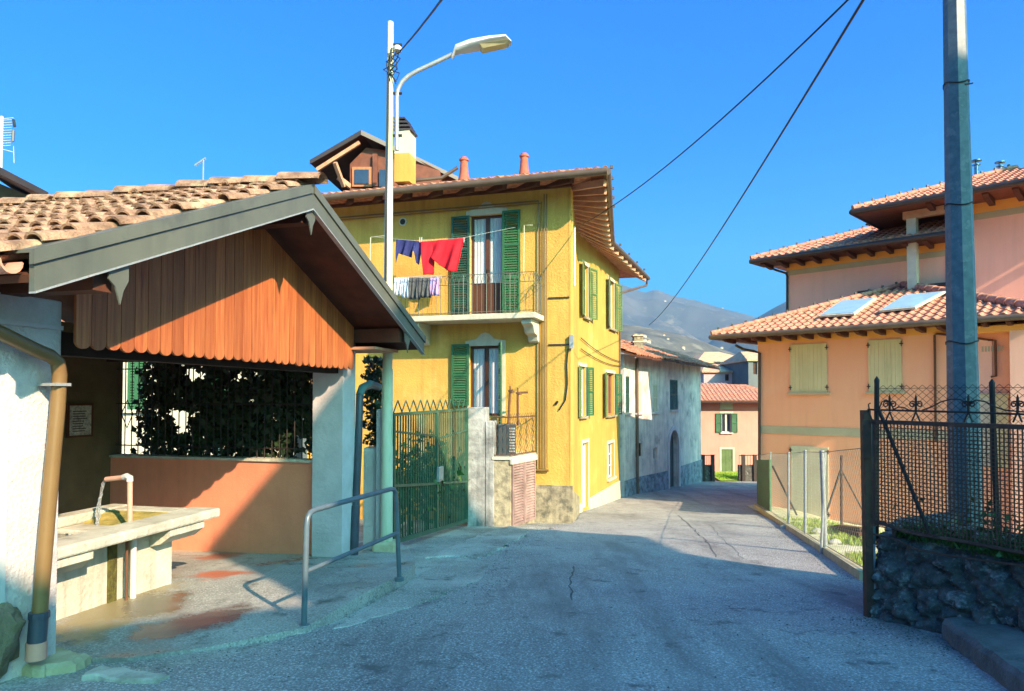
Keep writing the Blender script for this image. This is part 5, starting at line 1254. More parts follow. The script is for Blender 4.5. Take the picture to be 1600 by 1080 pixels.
# upper left volume
cu = 31.8 * K; xu = .399 * cu / 1.399; fU = facC(cu, xu, 9.0 * K); zU = 4.5 * K
wall_mb(fU, 0, fU.L, 1.9, zU, []).build('upper_wall', m_pinkwall, rh, weld=True)
MB().prism([fU.at(.02, 1.9, -.3), fU.at(7, 1.9, -.3), fU.at(7, 1.9, -6), fU.at(.02, 1.9, -6)], Z * (zU - 1.9)).build('upper_wall', m_pinkwall, rh)
za = fU.px(1231, 423)[1]; zb = fU.px(1231, 431)[1]
MB().obox(fU.at(0, zb, .003), fU.d * fU.L, Z * (za - zb), fU.n * .02).build('string_course', m_grayband, rh)
MB().obox(fU.at(0, za + .001, .003), fU.d * fU.L, Z * (zU - za), fU.n * .012).build('eave_band', m_orange, rh)
ce2 = 30.5 * K; xe2 = .347 * ce2 / 1.347; e2 = V((xe2, ce2 - xe2, 4.50 * K)); fV = facC(31.75 * K, .60 * 31.75 * K / 1.6, 5.0 * K); Lr2 = (fV.at(fV.px(1496, 400)[0], 0) - V((e2.x, e2.y, 0))).dot(D); Hs2 = 4.6 * K
tiles(e2, D, int(Lr2 / .255) * .255 + .2, upn, Hs2, tw=.255, cl=.39, amp=.05, step=.038, clips=[(e2, hipL)]).build('roof', m_tilenew, rh)
t20 = e2 + upn * Hs2 + D * Hs2 * .94
slab([e2 - Z * .02, e2 + D * Lr2 - Z * .02, e2 + D * Lr2 + upn * Hs2 - Z * .02, t20 - Z * .02], .05, 'roof_deck', m_soffit, rh)
MB().add([e2 - Z * .03, e2 + bk * 1.4 - Z * .03, t20 - Z * .03], [(0, 1, 2)]).build('roof_end', m_tilenew, rh)
caps(e2 + Z * .05, t20 + Z * .05, .085)
for k in range(14): p = e2.lerp(t20, (k + .5) / 14) + Z * .15; MB().box(p - V((.03, .03, 0)), p + V((.03, .03, .07))).build('hip_hook', m_gutdk, rh)
MB().tube([e2 + fR.n * .06 - Z * .08, e2 + D * Lr2 + fR.n * .06 - Z * .08], .085, 10).build('gutter', m_gutdk, rh, smooth=True)
slab([e2 - Z * .12 - fR.n * .05, e2 + D * Lr2 - Z * .12 - fR.n * .05, e2 + D * Lr2 - Z * .12 - fR.n * 1.1, e2 - Z * .12 - fR.n * 1.1], .03, 'soffit', m_soffit, rh)
for k in range(15):
    if .4 + k * .6 > Lr2: break
    c = e2 + D * (.4 + k * .6); s = fR.d * .07; p1 = c - fR.n * .1 - Z * .15; p2 = c - fR.n * .95 - Z * .15
    MB().prism([p1 - s + Z * .05, p1 - s - Z * .06, p1 - s - fR.n * .25 - Z * .1, p2 - s - Z * .16, p2 - s + Z * .05], fR.d * .14).build('rafter', m_soffit, rh)
MB().tube([P(1203, 418, 26.3), P(1212, 422, 26.2), P(1228, 427, 26.1), P(1230, 432, 26.1), P(1230, 500, 26.1)], .045, 8).build('downpipe', m_gutdk, rh, smooth=True)
s0, z0 = fU.px(1345, 459); s1, z1 = fU.px(1482, 444)
MB().obox(fU.at(s0, z0 - .02, .0), fU.d * (s1 - s0 + .6), Z * .07, fU.n * .35).build('flashing', m_gutdk, rh)
# upper right volume with column
fV = facC(31.75 * K, .60 * 31.75 * K / 1.6, 5.0 * K); zV = 5.55 * K
sv0 = fV.px(1478, 400)[0]
wall_mb(fV, sv0, fV.L, 2.0, zV, []).build('upper_wall', m_pinkwall, rh, weld=True)
za = fV.px(1520, 325 + 10)[1]; zb = fV.px(1520, 345)[1]
MB().obox(fV.at(sv0, zb, .003), fV.d * (fV.L - sv0), Z * (za - zb), fV.n * .02).build('string_course', m_grayband, rh)
MB().obox(fV.at(sv0, za + .001, .003), fV.d * (fV.L - sv0), Z * (zV - za), fV.n * .012).build('eave_band', m_orange, rh)
fK = facC(30.9 * K, .5 * 30.9 * K / 1.5, 5.0 * K); s0, z0 = fK.px(1416, 345); s1, z1 = fK.px(1438, 446)
MB().obox(fK.at(s0, z1 - .1, 0), fK.d * (s1 - s0) * .72, Z * (z0 - z1 + .15), -fK.n * .3).build('column', m_surround, rh)
s3, z3 = fK.px(1480, 330)
MB().obox(fK.at(s0 - .1, z0 + .05, .02), fK.d * (s3 - s0 + .5), Z * .25, -fK.n * .25).build('porch_beam', m_raft, rh)
ce3 = 30.0 * K; xe3 = .496 * ce3 / 1.496; e3 = V((xe3, ce3 - xe3, 5.45 * K)); Hs3 = 3.6 * K
tiles(e3, D, 8.6, upn, Hs3, tw=.255, cl=.39, amp=.05, step=.038, clips=[(e3, hipL)]).build('roof', m_tilenew, rh)
t30 = e3 + upn * Hs3 + D * Hs3 * .94
slab([e3 - Z * .02, e3 + D * 7 - Z * .02, e3 + D * 7 + upn * Hs3 - Z * .02, t30 - Z * .02], .05, 'roof_deck', m_soffit, rh)
MB().add([e3 - Z * .03, e3 + bk - Z * .03, t30 - Z * .03], [(0, 1, 2)]).build('roof_end', m_tilenew, rh)
caps(e3 + Z * .05, t30 + Z * .05, .085)
for k in range(12): p = e3.lerp(t30, (k + .5) / 12) + Z * .15; MB().box(p - V((.03, .03, 0)), p + V((.03, .03, .07))).build('hip_hook', m_gutdk, rh)
MB().tube([e3 + fR.n * .06 - Z * .08, e3 + D * 7 + fR.n * .06 - Z * .08], .10, 10).build('gutter', m_gutdk, rh, smooth=True)
MB().tube([e3 + fR.n * .06 - Z * .08, e3 - fR.n * 4 - Z * .08], .10, 10).build('gutter', m_gutdk, rh, smooth=True)
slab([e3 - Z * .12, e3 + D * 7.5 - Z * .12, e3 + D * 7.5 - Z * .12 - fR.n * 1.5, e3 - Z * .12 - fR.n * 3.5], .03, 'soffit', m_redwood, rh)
for k in range(9):
    c = e3 + D * (2.2 + k * .75); s = fR.d * .08; p1 = c - fR.n * .15 - Z * .15; p2 = c - fR.n * 1.2 - Z * .15
    MB().prism([p1 - s + Z * .05, p1 - s - Z * .06, p1 - s - fR.n * .25 - Z * .14, p2 - s - Z * .2, p2 - s + Z * .05], fR.d * .16).build('rafter', m_soffit, rh)
# flues
for px, py, Y, h_ in ((1526, 290, 24, .7), (1563, 275, 24.6, .32), (1360, 372, 27, .38), (1376, 372, 27.1, .32)):
    c = P(px, py, Y); m = MB(); m.lathe(c, [(.16, -.1), (.13, .05), (.07, .1), (.07, h_), (.13, h_ + .01), (.13, h_ + .04), (.05, h_ + .05), (.05, h_ + .14), (.17, h_ + .15), (.17, h_ + .19), (.03, h_ + .2)], 12); m.build('flue', m_steel if px > 1500 else m_gutdk, rh, smooth=True)

# ================================================================ YARD FENCE
yf_ = thing('yard_fence', 'chain-link yard fence on galvanised posts along the kerb', 'fence', G(1270, 850))
kpx = [(1181, 792), (1210, 812), (1268, 850), (1310, 878), (1352, 907)]
kp = [G(*k_) for k_ in kpx]
kbm = MB()
for p, q_ in zip(kp, kp[1:]): kbm.beam(p - Z * .05, q_ - Z * .05, .12, .30)
setp(kbm.build('kerb', m_kerb), kind='structure')
tops = [709, 706, 705, 706, 700]
posts = [(1205, 838 - 14, 708), (1232, 840, 707), (1257, 862, 706), (1280, 865, 706)]
fb = [G(1200, 803), G(1232, 826), G(1258, 843), G(1290, 865), G(1352, 905)]
HF = [1.62, 1.5, 1.45, 1.35, 1.30]
ftop = [P(1204, 708, fb[0].y), P(1232, 709, fb[1].y), P(1258, 706, fb[2].y), P(1284, 707, fb[3].y), P(1352, 700, fb[4].y)]
for i, (p, t) in enumerate(zip(fb[:4], ftop)):
    r_ = .026 if i < 3 else .035
    MB().tube([p - Z * .1, t + Z * .03], r_, 10).build('post', m_galv, yf_, smooth=True)
MB().tube([fb[3] - Z * .1 + V((-.08, -.02, 0)), ftop[3] + V((.05, 0, 0))], .02, 8).build('brace', m_galv, yf_, smooth=True)
mesh = MB()
allb = [G(1184, 792)] + fb; allt = [P(1186, 712, allb[0].y)] + ftop
for i in range(len(allb) - 1):
    a, b, c, d = allb[i] + Z * .12, allb[i + 1] + Z * .12, allt[i + 1], allt[i]
    mesh.tube([d, c], .006, 4); mesh.tube([a, b], .006, 4)
    L_ = (b - a).length; n = int(L_ / .11); ht = 1.0
    m_ = max(1, round(((d - a).length) / .11))
    def bil(u, v): return (a.lerp(b, u)).lerp(d.lerp(c, u), v)
    for k in range(-m_, n + 1):
        for sgn in (1, -1):
            # line u = (k + sgn*t)/n , v=t/m
            ts = [t for t in range(0, m_ + 1) if 0 <= (k + t) <= n]
            if len(ts) < 2: continue
            u0, u1 = (k + ts[0]) / n, (k + ts[-1]) / n; v0, v1 = ts[0] / m_, ts[-1] / m_
            if sgn < 0: v0, v1 = 1 - v0, 1 - v1
            mesh.tube([bil(u0, v0), bil(u1, v1)], .0014, 3, cap=False)
mesh.build('chain_link', m_meshgrey, yf_)
MB().prism([G(1183, 792), G(1183, 792) + V((.05, 0, 0)), G(1203, 806) + V((.05, 0, 0)), G(1203, 806)], Z * 1.55).build('green_screen', m_greenmesh, yf_)
fb2 = thing('inner_fence', 'thin wooden-braced inner fence in the yard before the peach wall', 'fence', P(1315, 825, 13))
ib = MB(); 
ib.tube([P(1315, 830, 14), P(1315, 712, 14)], .03, 6); ib.build('post', m_rust, fb2)
for a_, b_, q_ in ((P(1281, 832, 14), P(1315, 730, 14), .022), (P(1315, 735, 14), P(1349, 800, 14), .014), (P(1207, 728, 15.5), P(1245, 805, 15.5), .022)): MB().tube([a_, b_], q_, 6).build('brace', m_gutdk, fb2)
pl_ = thing('plank_pile', 'old dark planks lying in the yard grass by the peach house', 'planks', G(1330, 845))
for k in range(5): 
    p = G(1300 + k * 3, 828 + k * 2) + Z * (.06 + .03 * k); q_ = G(1350, 850 - k * 2) + Z * (.06 + .03 * k); MB().beam(p, q_, .16, .035).build('plank', m_darkwood if k % 2 else m_rustpipe, pl_)
for k, (px, py) in enumerate(((1225, 826), (1305, 852), (1278, 836))):
    b = MB(); c = G(px, py); s_ = .08 + .025 * k
    n = 8
    rows = [(0, .9), (.5, 1), (.85, .6), (1, .1)]
    for (z_, r_) in rows:
        for j in range(n): an_ = 6.283 * j / n; r2 = s_ * r_ * (1 + .25 * noise.noise(V((j, z_ * 3, k)))); b.v.append(c + V((r2 * math.cos(an_), r2 * math.sin(an_), z_ * s_)))
    for i in range(3):
        for j in range(n): b.f.append((i * n + j, i * n + (j + 1) % n, (i + 1) * n + (j + 1) % n, (i + 1) * n + j))
    b.f.append(tuple(3 * n + j for j in range(n)))
    setp(b.build('rubble_stone', m_trough, smooth=True), ['pale rubble stone by the far end of the yard fence', 'largest pale stone in the yard near the planks', 'grey stone in mid yard behind the fence posts'][k], 'stone')
# grass
def blades(name, n, pos, h_, mat, seed, spread=.35, label=None):
    rnd = random.Random(seed); mb = MB()
    for i in range(n):
        p = pos(rnd)
        if p is None: continue
        hh = h_ * rnd.uniform(.4, 1.2); an_ = rnd.uniform(0, 6.28); w_ = V((math.cos(an_), math.sin(an_), 0)) * .006 * rnd.uniform(.8, 2); l = V((rnd.gauss(0, spread), rnd.gauss(0, spread), 1)) * hh
        mb.add([p - w_, p + w_, p + l * .6 + w_ * .7, p + l, p + l * .6 - w_ * .7], [(0, 1, 2, 3, 4)])
    return setp(mb.build(name, mat, loc=(0, 0, 0)), kind='stuff')
def yardpos(r):
    y = r.uniform(7.2, 17); xl = 4.15 + (y - 7.9) * .256; x = xl + abs(r.gauss(.2, 1.2)); 
    if noise.noise(V((x * .9, y * .9, 2))) < -.05 or x + y > 26.8: return None
    return V((x, y, gz(y) - dipx(x, y)))
blades('yard_grass', 14000, yardpos, .12, m_grass, 31)
def lawnpos(r): y = r.uniform(37.8, 40); return V((r.uniform(11.4, 14.3), y, gz(y) + .04 + .32 * (y - 37.7) / 2.3))
blades('lawn_grass', 2500, lawnpos, .12, m_lawn, 32)

# ================================================================ STONE WALL + MESH GATE ON THE RIGHT
w0 = V((3.17, 6.1, 0)); w1 = V((3.9, 4.72, 0)); w2 = V((4.6, 3.2, 0)); dW = (w1 - w0).normalized(); nW = V((-dW.y, dW.x, 0)); nW = nW if nW.x < 0 else -nW
stw = MB(); NU, NV = 200, 64; zt4 = -1.20
path = [w0 + V((.55, .75, 0)), w0 + V((.02, .02, 0)), w0, w1, w2]
cum = [0]; 
for p, q_ in zip(path, path[1:]): cum.append(cum[-1] + (q_ - p).length)
def pat(s):
    for i in range(len(path) - 1):
        if s <= cum[i + 1] + 1e-6: t = (s - cum[i]) / (cum[i + 1] - cum[i]); return path[i].lerp(path[i + 1], t), (path[i + 1] - path[i]).normalized()
    return path[-1], (path[-1] - path[-2]).normalized()
for j in range(NV + 1):
    for i in range(NU + 1):
        p, d = pat(cum[-1] * i / NU); n_w = V((d.y, -d.x, 0)); n_w = n_w if n_w.dot(V((-1, -.3, 0))) > 0 else -n_w
        zb = gz(p.y) - .15; z_ = zb + (zt4 - zb) * j / NV
        v_ = noise.voronoi(V((p.x * 4.5 + .4 * noise.noise(p * 6), p.y * 4.5, z_ * 5.5)))[0]
        bump_ = .055 * min(1, (v_[1] - v_[0]) * 3.2) + .06 * noise.fractal(V((p.x * 7, p.y * 7, z_ * 7)), .8, 2, 7)
        batter = .10 * (1 - j / NV)
        stw.v.append(V((p.x, p.y, z_)) + n_w * (bump_ + batter - .08))
for j in range(NV):
    for i in range(NU): a = j * (NU + 1) + i; stw.f.append((a, a + 1, a + NU + 2, a + NU + 1))
k0 = len(stw.v)
for i in range(NU + 1):
    p, d = pat(cum[-1] * i / NU); stw.v.append(V((p.x + .9, p.y + .35, zt4 + .02))); 
for i in range(NU): a = NV * (NU + 1) + i; stw.f.append((a, a + 1, k0 + i + 1, k0 + i))
k1 = len(stw.v)
for i in range(NU + 1):
    v = stw.v[k0 + i]; stw.v.append(V((v.x, v.y, -2.2)))
for i in range(NU): stw.f.append((k0 + i, k0 + i + 1, k1 + i + 1, k1 + i))
swo = thing('stone_wall', 'dark rough stone retaining wall below the iron mesh fence', 'wall', (3.6, 5.5, -2))
stw.build('wall', m_stone, swo, smooth=True)
tsl = MB(); tsl.beam(V((w0.x + .02, w0.y, zt4 + .02)), V((w1.x, w1.y, zt4 + .02)), .1, .05); tsl.beam(V((w1.x, w1.y, zt4 + .02)), V((w2.x, w2.y, zt4 + .02)), .1, .05); 
# step ledge
ld = MB(); a = G(1448, 1012); b = G(1605, 1090); 
lt0 = P(1452, 985, a.y + .12); 
st_ = thing('stone_step', 'worn grey stone step at the foot of the stone wall', 'step', a)
sA = V((3.35, 5.45, 0)); sB = V((2.98, 4.0, 0))
ldm = MB(); nst = 30
for i in range(nst + 1):
    t = i / nst; p = sA.lerp(sB, t); g = gz(p.y); wv = .02 * noise.noise(V((t * 9, 0, 0)))
    ldm.v += [V((p.x + wv, p.y, g - .1)), V((p.x + wv + .01, p.y, g + .11)), V((p.x + wv + .04, p.y + .01, g + .145 + wv * .5)), V((p.x + 1.4, p.y + .5, g + .17)), V((p.x + 1.4, p.y + .5, g - .1))]
for i in range(nst):
    for k in range(4): a = i * 5 + k; ldm.f.append((a, a + 1, a + 6, a + 5))
ldm.f.append((0, 4, 3, 2, 1)); ldm.build('slab', m_step, st_)
MB().obox(V((3.75, 4.6, gz(4.6) + .15)), V((1, .2, 0)), V((-.1, .45, 0)), Z * .17).build('upper_slab', m_stone, st_, bevel=.03)

YG = 6.1
gp0 = P(1352, 640, YG)
mg = thing('mesh_fence', 'rusty iron mesh fence panel with scrolled ornamental top rail on the stone wall', 'fence', P(1362, 835, YG))
FM = Face(P(1362, 700, 6.05), P(1600, 700, 4.95))
def FMp(px, py, o=0): return FM.at(*FM.px(px, py, o), o)
Lm = FM.px(1640, 700)[0]
fr = MB()
fr.beam(FMp(1362, 659), FMp(1640, 669), .03, .035); fr.beam(FMp(1367, 657), FMp(1367, 822), .03, .03, up=FM.d)
bt = [FMp(1367, 814), FMp(1385, 820), FMp(1410, 829), FMp(1440, 836), FMp(1500, 845), FMp(1640, 872)]
fr.tube(bt, .016, 6); fr.build('frame', m_rust, mg)
msh = MB(); xs = [1370 + k * 0 for k in range(1)]
sp = .031; n = int(Lm / sp)
zt_m = FM.px(1370, 662)[1]
def botz(s):
    p = FM.at(s, 0, 0)
    for a, b in zip(bt, bt[1:]):
        sa = (a - FM.a).dot(FM.d); sb = (b - FM.a).dot(FM.d)
        if sa <= s <= sb: return a.z + (b.z - a.z) * (s - sa) / (sb - sa)
    return bt[-1].z
topz = lambda s: FM.px(1362, 661)[1] + (FM.px(1640, 671)[1] - FM.px(1362, 661)[1]) * s / Lm
for i in range(1, n):
    s = i * sp; msh.tube([FM.at(s, botz(s), .004), FM.at(s, topz(s), .004)], .0054, 4, cap=False)
z = zt_m - .03
while z > -1.25:
    s0 = 0.02
    ss_ = [s for s in [k * .02 for k in range(1, int(Lm / .02))] if botz(s) < z]
    if ss_: msh.tube([FM.at(ss_[0], z, -.004), FM.at(ss_[-1], z - .012, -.004)], .0054, 4, cap=False)
    z -= sp
msh.build('wire_mesh', m_rust, mg)
MB().beam(FMp(1373, 640, .02), FMp(1452, 833, .02), .022, .022).build('brace', m_black, mg)
sc_ = MB(); sc_.tube([FMp(1356, 640), FMp(1420, 642), FMp(1500, 644), FMp(1640, 649)], .008, 6)
def scroll(cx, cy, r, d, turns=1.4, n=22):
    return [FMp(cx + d * (r * (1 - .75 * t / n)) * math.cos(2 * math.pi * turns * t / n), cy - (r * (1 - .75 * t / n)) * math.sin(2 * math.pi * turns * t / n)) for t in range(n + 1)]
for cx in (1390, 1431, 1513, 1590):
    sc_.tube([FMp(cx, 643), FMp(cx, 622)], .010, 6); sc_.tube([FMp(cx, 622), FMp(cx, 616)], [.010, .002], 6)
    for sd in (1, -1):
        sc_.tube(scroll(cx + sd * 5.5, 632, 5.5, -sd), .0055, 5)
        sc_.tube([FMp(cx, 644), FMp(cx + sd * 7, 660)], .007, 5)
def wave(pts): sc_.tube([FMp(*p) for p in pts], .006, 5)
wave([(1373, 640), (1378, 628), (1384, 625), (1392, 629), (1396, 640)]); wave([(1396, 640), (1404, 636), (1412, 637), (1420, 641), (1431, 643)]); wave([(1441, 641), (1455, 636), (1470, 628), (1485, 624), (1500, 624), (1510, 630)]); wave([(1516, 630), (1525, 625), (1540, 628), (1552, 635), (1570, 641), (1600, 644)])
wave([(1358, 640), (1357, 632), (1360, 630)]); sc_.tube([FMp(1357, 642), FMp(1363, 657)], .007, 5)
sc_.build('ornament', m_black, mg)
lo = MB(); lo.tube([FMp(1362, 834), FMp(1400, 843), FMp(1430, 858), FMp(1480, 868), FMp(1640, 890)], .009, 6); lo.tube([FMp(1394, 822), FMp(1396, 838)], .008, 5); lo.tube([FMp(1400, 826), FMp(1398, 838)], .008, 5); lo.build('lower_rail', m_rust, mg)
gpo = thing('gate_post', 'square brown iron gate post with box at the end of the stone wall', 'post', G(1358, 962))
b = G(1358, 964); t = P(1352, 641, b.y)
MB().beam(b - Z * .2, t, .065, .065, up=V((0, 1, 0))).build('post', m_rust, gpo)
MB().box(t + V((-.055, -.06, -.42)), t + V((.02, -.04, -.08))).build('letter_box', m_rust, gpo)
MB().beam(P(1364, 850, b.y + .03), P(1361, 655, b.y + .03), .035, .03, up=V((0, 1, 0))).build('side_strip', m_polegrey, gpo)
MB().beam(b + V((.05, .02, -.1)), P(1364, 850, b.y + .02), .03, .03, up=V((0, 1, 0))).build('edge_strip', m_conc, gpo)
# back chain-link with pointed posts
cl2 = thing('chain_fence', 'taller chain-link fence on dark spear-topped posts behind the mesh fence', 'fence', P(1460, 840, 6.4))
FCh = Face(P(1369, 700, 6.35), P(1600, 700, 5.7))
def FCp(px, py): return FCh.at(*FCh.px(px, py), 0)
for px, pxt, py in ((1369, 1370, 588), (1559, 1550, 592)):
    MB().tube([FCp(px, 845), FCp(pxt, py + 12), FCp(pxt, py + 6), FCp(pxt, py)], [.024, .022, .024, .003], 8).build('post', m_black, cl2, smooth=True)
mm = MB(); zt5 = FCp(1372, 602).z; Lc = FCh.px(1640, 700)[0]; sp = .062; Hc = zt5 - (-1.2); n = int(Lc / sp); m_ = int(Hc / sp)
for k in range(-m_, n):
    for sgn in (1, -1):
        ts = [t for t in range(0, m_ + 1) if 0 <= k + t <= n]
        if len(ts) < 2: continue
        s0, s1 = (k + ts[0]) * sp, (k + ts[-1]) * sp; v0, v1 = ts[0] * sp, ts[-1] * sp
        if sgn < 0: v0, v1 = Hc - v0, Hc - v1
        mm.tube([FCh.at(s0, -1.2 + v0, 0), FCh.at(s1, -1.2 + v1, .0)], .0022, 3, cap=False)
mm.tube([FCh.at(0, zt5 - .03, 0), FCh.at(Lc, zt5 - .03, 0)], .003, 4); mm.build('chain_link', m_black, cl2)
# big pole
bp_ = P(1510, 850, 7.15); bp_.z = -2.4; tpz = 5.2
tp = P(1491, 0, 7.15); ext = (tp - P(1510, 850, 7.15)); topp = tp + ext * .25
pole = thing('utility_pole', 'massive blue-grey octagonal steel pole behind the mesh fence', 'pole', (bp_.x, bp_.y, -2.4))
r0 = 46 / F * 7.15 / 2 * 1.05; r1 = 31 / F * 7.15 / 2 * 1.02
lowp = P(1510, 850, 7.15); lowp = lowp - ext * .15
MB().tube([lowp, P(1510, 850, 7.15), tp, topp], [r0 * 1.05, r0, r1, r1 * .92], 8).build('shaft', m_polegrey, pole)
for py, py2, wv in ((133, 129, .04), (322, 318, 0), (536, 533, 0)):
    px = 1491 + 19 * py / 850; rr_ = (r1 + (r0 - r1) * py / 850) * 1.03; c = P(px, py, 7.15); ring = [c + V((rr_ * math.cos(t * .4), rr_ * math.sin(t * .4), .02 * math.sin(t))) for t in range(17)]
    m = MB(); m.tube(ring, .007, 5)
    if wv: m.tube([P(px + 14, py - 1, 6.95), P(px + 26, py - 3, 6.95)], .009, 5)
    m.build('strap', m_black, pole)
# planting on top of the wall
def tuft(r):
    s = r.uniform(.15, Lm - .1); p = FM.at(s, 0, -r.uniform(.05, .4)); 
    if noise.noise(V((s * 2.2, 1, 4))) < -.05 and r.random() < .8: return None
    return V((p.x, p.y, zt4 + .01))
blades('wall_grass', 2600, tuft, .10, m_leaf2, 41, .5)
wp = thing('wall_weeds', 'green weeds growing on top of the stone wall behind the mesh', 'weeds', FMp(1540, 860, -.2))
leaves(900, lambda r: (lambda s: V((FM.at(s, 0, -.25).x + r.gauss(0, .1), FM.at(s, 0, -.25).y + r.gauss(0, .1), zt4 + abs(r.gauss(0, .12)))))(r.choice([.75, 1.15, 1.25]) + r.gauss(0, .22)), .045, m_leaf2, 'foliage', wp, seed=44)
MB().tube([V((FM.at(1.15, 0, -.25).x, FM.at(1.15, 0, -.25).y, zt4)), V((FM.at(1.15, 0, -.25).x, FM.at(1.15, 0, -.25).y, zt4 + .12))], .008, 5).build('stem', m_darkwood, wp)

# boulder at the left edge
bo = MB(); c = P(-16, 990, 4.45); n, m = 40, 26
for j in range(m + 1):
    for i in range(n):
        th_, ph_ = math.pi * j / m, 2 * math.pi * i / n; d = V((math.sin(th_) * math.cos(ph_), math.sin(th_) * math.sin(ph_), math.cos(th_)))
        r_ = .17 * (1 + .22 * noise.fractal(d * 2, .9, 2, 6)); bo.v.append(c + V((d.x * r_, d.y * r_, d.z * r_ * (1.1 if d.z > 0 else 1.75))))
for j in range(m):
    for i in range(n): bo.f.append((j * n + i, j * n + (i + 1) % n, (j + 1) * n + (i + 1) % n, (j + 1) * n + i))
setp(bo.build('boulder', m_boulder, smooth=True, weld=True), 'mossy round boulder against the white wall at lower left', 'boulder')
# concrete lip at foot of left wall and broken patch
def patch(name, mat, pxs, h_=.02, lift=0.004):
    pts = [G(*p) for p in pxs]; c = sum(pts, V((0, 0, 0))) / len(pts); mb = MB(); n = len(pts)
    fine_ = []
    for i in range(n):
        for k in range(8):
            p = pts[i].lerp(pts[(i + 1) % n], k / 8); p = p + V((nz(p.x, p.y, 7, .07) + nz(p.x, p.y, 19, .03), nz(p.y, p.x, 7, .07), 0)); fine_.append(p)
    def onr(p, dz): return V((p.x, p.y, gz(p.y) + nz(p.x, p.y, .9, .012) + dz))
    mb.v.append(onr(c, h_ + lift)); N_ = len(fine_); NR_ = 6
    for k in range(1, NR_ + 1):
        for p in fine_:
            q_ = c.lerp(p, k / NR_ * (.985 if k == NR_ else 1)); mb.v.append(onr(q_, (h_ if k < NR_ else h_ * .55) + lift + nz(q_.x, q_.y, 9, .004)))
    for p in fine_: mb.v.append(onr(p, -.02))
    for i in range(N_):
        mb.f.append((0, 1 + i, 1 + (i + 1) % N_))
        for k in range(NR_): a = 1 + k * N_ + i; b = 1 + k * N_ + (i + 1) % N_; mb.f.append((a, b, b + N_, a + N_))
    return setp(mb.build(name, mat, smooth=False), kind='structure')
patch('concrete_lip', m_kerb, [(0, 1048), (60, 1052), (120, 1044), (140, 1034), (90, 1020), (0, 1030)], .05)
patch('broken_concrete', m_trough, [(130, 1058), (190, 1068), (240, 1072), (270, 1060), (200, 1046), (150, 1045)], .02)
patch('broken_concrete', m_pave, [(520, 985), (640, 950), (700, 925), (750, 908), (768, 880), (700, 876), (645, 905), (590, 940)], .006)
patch('broken_concrete', m_pave, [(665, 872), (720, 848), (760, 832), (800, 822), (828, 832), (790, 852), (750, 872), (700, 868)], .006)

def crack(pxs, w_=.012):
    pts = [];
    for p, q_ in zip(pxs, pxs[1:]):
        a, b = G(*p), G(*q_)
        for k in range(8): t = k / 8; c = a.lerp(b, t); pts.append(c + V((nz(c.x, c.y, 3, .06) + nz(c.x, c.y, 17, .012), nz(c.y, c.x, 3, .05), 0)))
    mb = MB()
    for i, p in enumerate(pts):
        d = (pts[min(i + 1, len(pts) - 1)] - pts[max(0, i - 1)]); d.z = 0; d.normalize(); n_c = V((d.y, -d.x, 0)); ww = w_ * (.4 + .9 * abs(noise.noise(p * 5)) * 2)
        for s_ in (-1, 1):
            q_ = p + n_c * ww * s_; mb.v.append(V((q_.x, q_.y, gz(q_.y) + .0045 + nz(q_.x, q_.y, .9, .012))))
    for i in range(len(pts) - 1): mb.f.append((2 * i, 2 * i + 1, 2 * i + 3, 2 * i + 2))
    setp(mb.build('road_crack', m_crack, smooth=False), kind='structure')
crack([(1059, 805), (1076, 820), (1090, 832), (1107, 850), (1121, 875)], .012)
crack([(898, 885), (893, 910), (892, 942)], .014)
crack([(865, 884), (900, 883), (955, 886)], .006)
crack([(1110, 820), (1135, 848), (1165, 878)], .005)

# loose grit and leaf litter gathered along the road edges
rnd = random.Random(77); gm_s = MB()
def grit(p, q_):
    for (dx, dy, dz) in ((0, 0, 1),):
        a_ = rnd.uniform(0, 3); vs = [p + V((math.cos(a_ + k * 1.57) * q_ * rnd.uniform(.7, 1.2), math.sin(a_ + k * 1.57) * q_ * rnd.uniform(.7, 1.2), 0)) for k in range(4)]
        gm_s.add(vs + [p + Z * q_ * .8], [(0, 1, 4), (1, 2, 4), (2, 3, 4), (3, 0, 4)])
for k in range(2600):
    m_ = rnd.random()
    if m_ < .45: y = rnd.uniform(4.6, 16); x = lerp_tab(rl, y) + rnd.gauss(.1, .28)
    elif m_ < .7: y = rnd.uniform(4.4, 6.1); x = 3.17 + (6.1 - y) * .30 - abs(rnd.gauss(.12, .14))
    elif m_ < .9: y = rnd.uniform(8, 19); x = 3.9 + (y - 7.9) * .256 - abs(rnd.gauss(.05, .12))
    else: y = rnd.uniform(3.8, 9); x = rnd.uniform(-2, 3)
    grit(V((x, y, gz(y) + nz(x, y, .9, .012) + .003)), rnd.uniform(.003, .011))
setp(gm_s.build('road_grit', m_step, loc=(0, 0, 0)), kind='stuff')

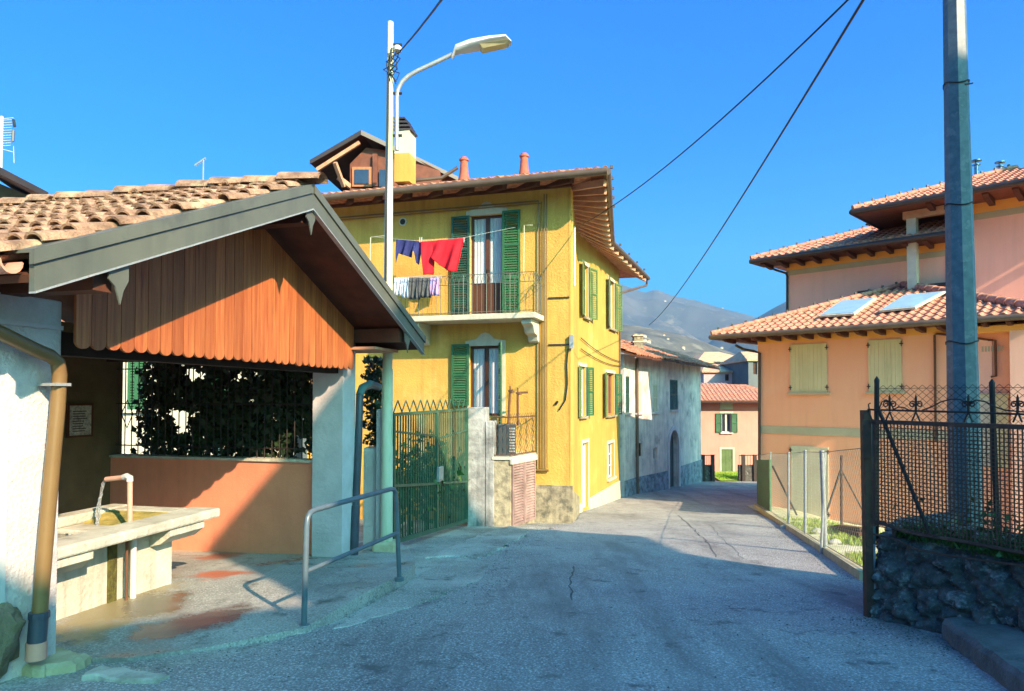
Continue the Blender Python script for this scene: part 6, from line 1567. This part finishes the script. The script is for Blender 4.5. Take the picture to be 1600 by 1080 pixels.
# ================================================================ house behind the viewer that throws the street shadow
pts = [P(-300, 935, 4.9), P(88, 935, 4.9), P(480, 945, 6.2), P(325, 850, 9.47), P(432, 726, 9.2), P(500, 635, 9.05), P(603, 500, 9.0), P(647, 650, 11.7), P(690, 687, 13.4), P(1491, 105, 7.15), P(728, 747, 15.4),
       G(835, 826), G(988, 837), G(1040, 861), G(1122, 876), G(1351, 906)]
perp = V((h_sun.y * -1, h_sun.x, 0)); perp = perp if perp.x > 0 else -perp
tE = math.tan(R(SUN_EL)); TT = 9.5
def proj_(p, T_): 
    dt = T_ - p.dot(h_sun); return p + h_sun * dt + Z * (dt * tE)
pr_ = [proj_(p, TT) for p in pts]; 
last = pr_[-1]; first = pr_[0]
pr_.append(V((last.x, last.y, -2))); pr_.append(V((first.x, first.y, -2)))
nh = thing('neighbour_house', 'house behind the viewpoint whose gable shades the near street', 'house', (pr_[5].x, pr_[5].y, -2))
MB().prism(pr_, h_sun * .3).build('gable_wall', m_white, nh)
i0, i1 = 4, len(pr_) - 2
body = [p + h_sun * .3 for p in (pr_[4], pr_[5], pr_[6], pr_[8])]; wx = last + h_sun * .3
body2 = [V((body[0].x, body[0].y, -2))] + body + [V((wx.x, wx.y, body[-1].z - .6)), V((wx.x, wx.y, -2))]
MB().prism(body2, h_sun * 6).build('body', m_white, nh)

# unseen tower added off the right edge of the view to shade the street bend
def uvt(u, t_): return perp * u + h_sun * t_
bt_ = thing('shade_tower', 'added tower outside the view, right of the peach house, shading the street bend', 'tower', uvt(30, 9) - Z * 4)
c = [uvt(27.2, 6), uvt(32.3, 6), uvt(32.3, 11), uvt(27.2, 11)]
MB().prism([V((p.x, p.y, -5)) for p in c], Z * 26).build('shaft', m_plinth, bt_)
cc_ = sum(c, V((0, 0, 0))) / 4; MB().add([V((p.x, p.y, 21)) + (p - cc_) * .12 for p in c] + [V((cc_.x, cc_.y, 24))], [(0, 1, 4), (1, 2, 4), (2, 3, 4), (3, 0, 4), (3, 2, 1, 0)]).build('roof', m_tiledk, bt_)

# air between here and the mountains
hv = MB().box((-7500, -150, -45), (8500, 4300, 900)).build('haze', m_white, loc=(0, 0, 0)); hv['kind'] = 'stuff'
mh = bpy.data.materials.new('haze_air'); mh.use_nodes = True; n = mh.node_tree; n.nodes.remove(n.nodes['Principled BSDF'])
pv = n.nodes.new('ShaderNodeVolumePrincipled'); pv.inputs['Color'].default_value = (.28, .62, 1, 1); pv.inputs['Density'].default_value = .00013; pv.inputs['Anisotropy'].default_value = 0
n.links.new(pv.outputs[0], n.nodes['Material Output'].inputs['Volume']); hv.data.materials.clear(); hv.data.materials.append(mh)
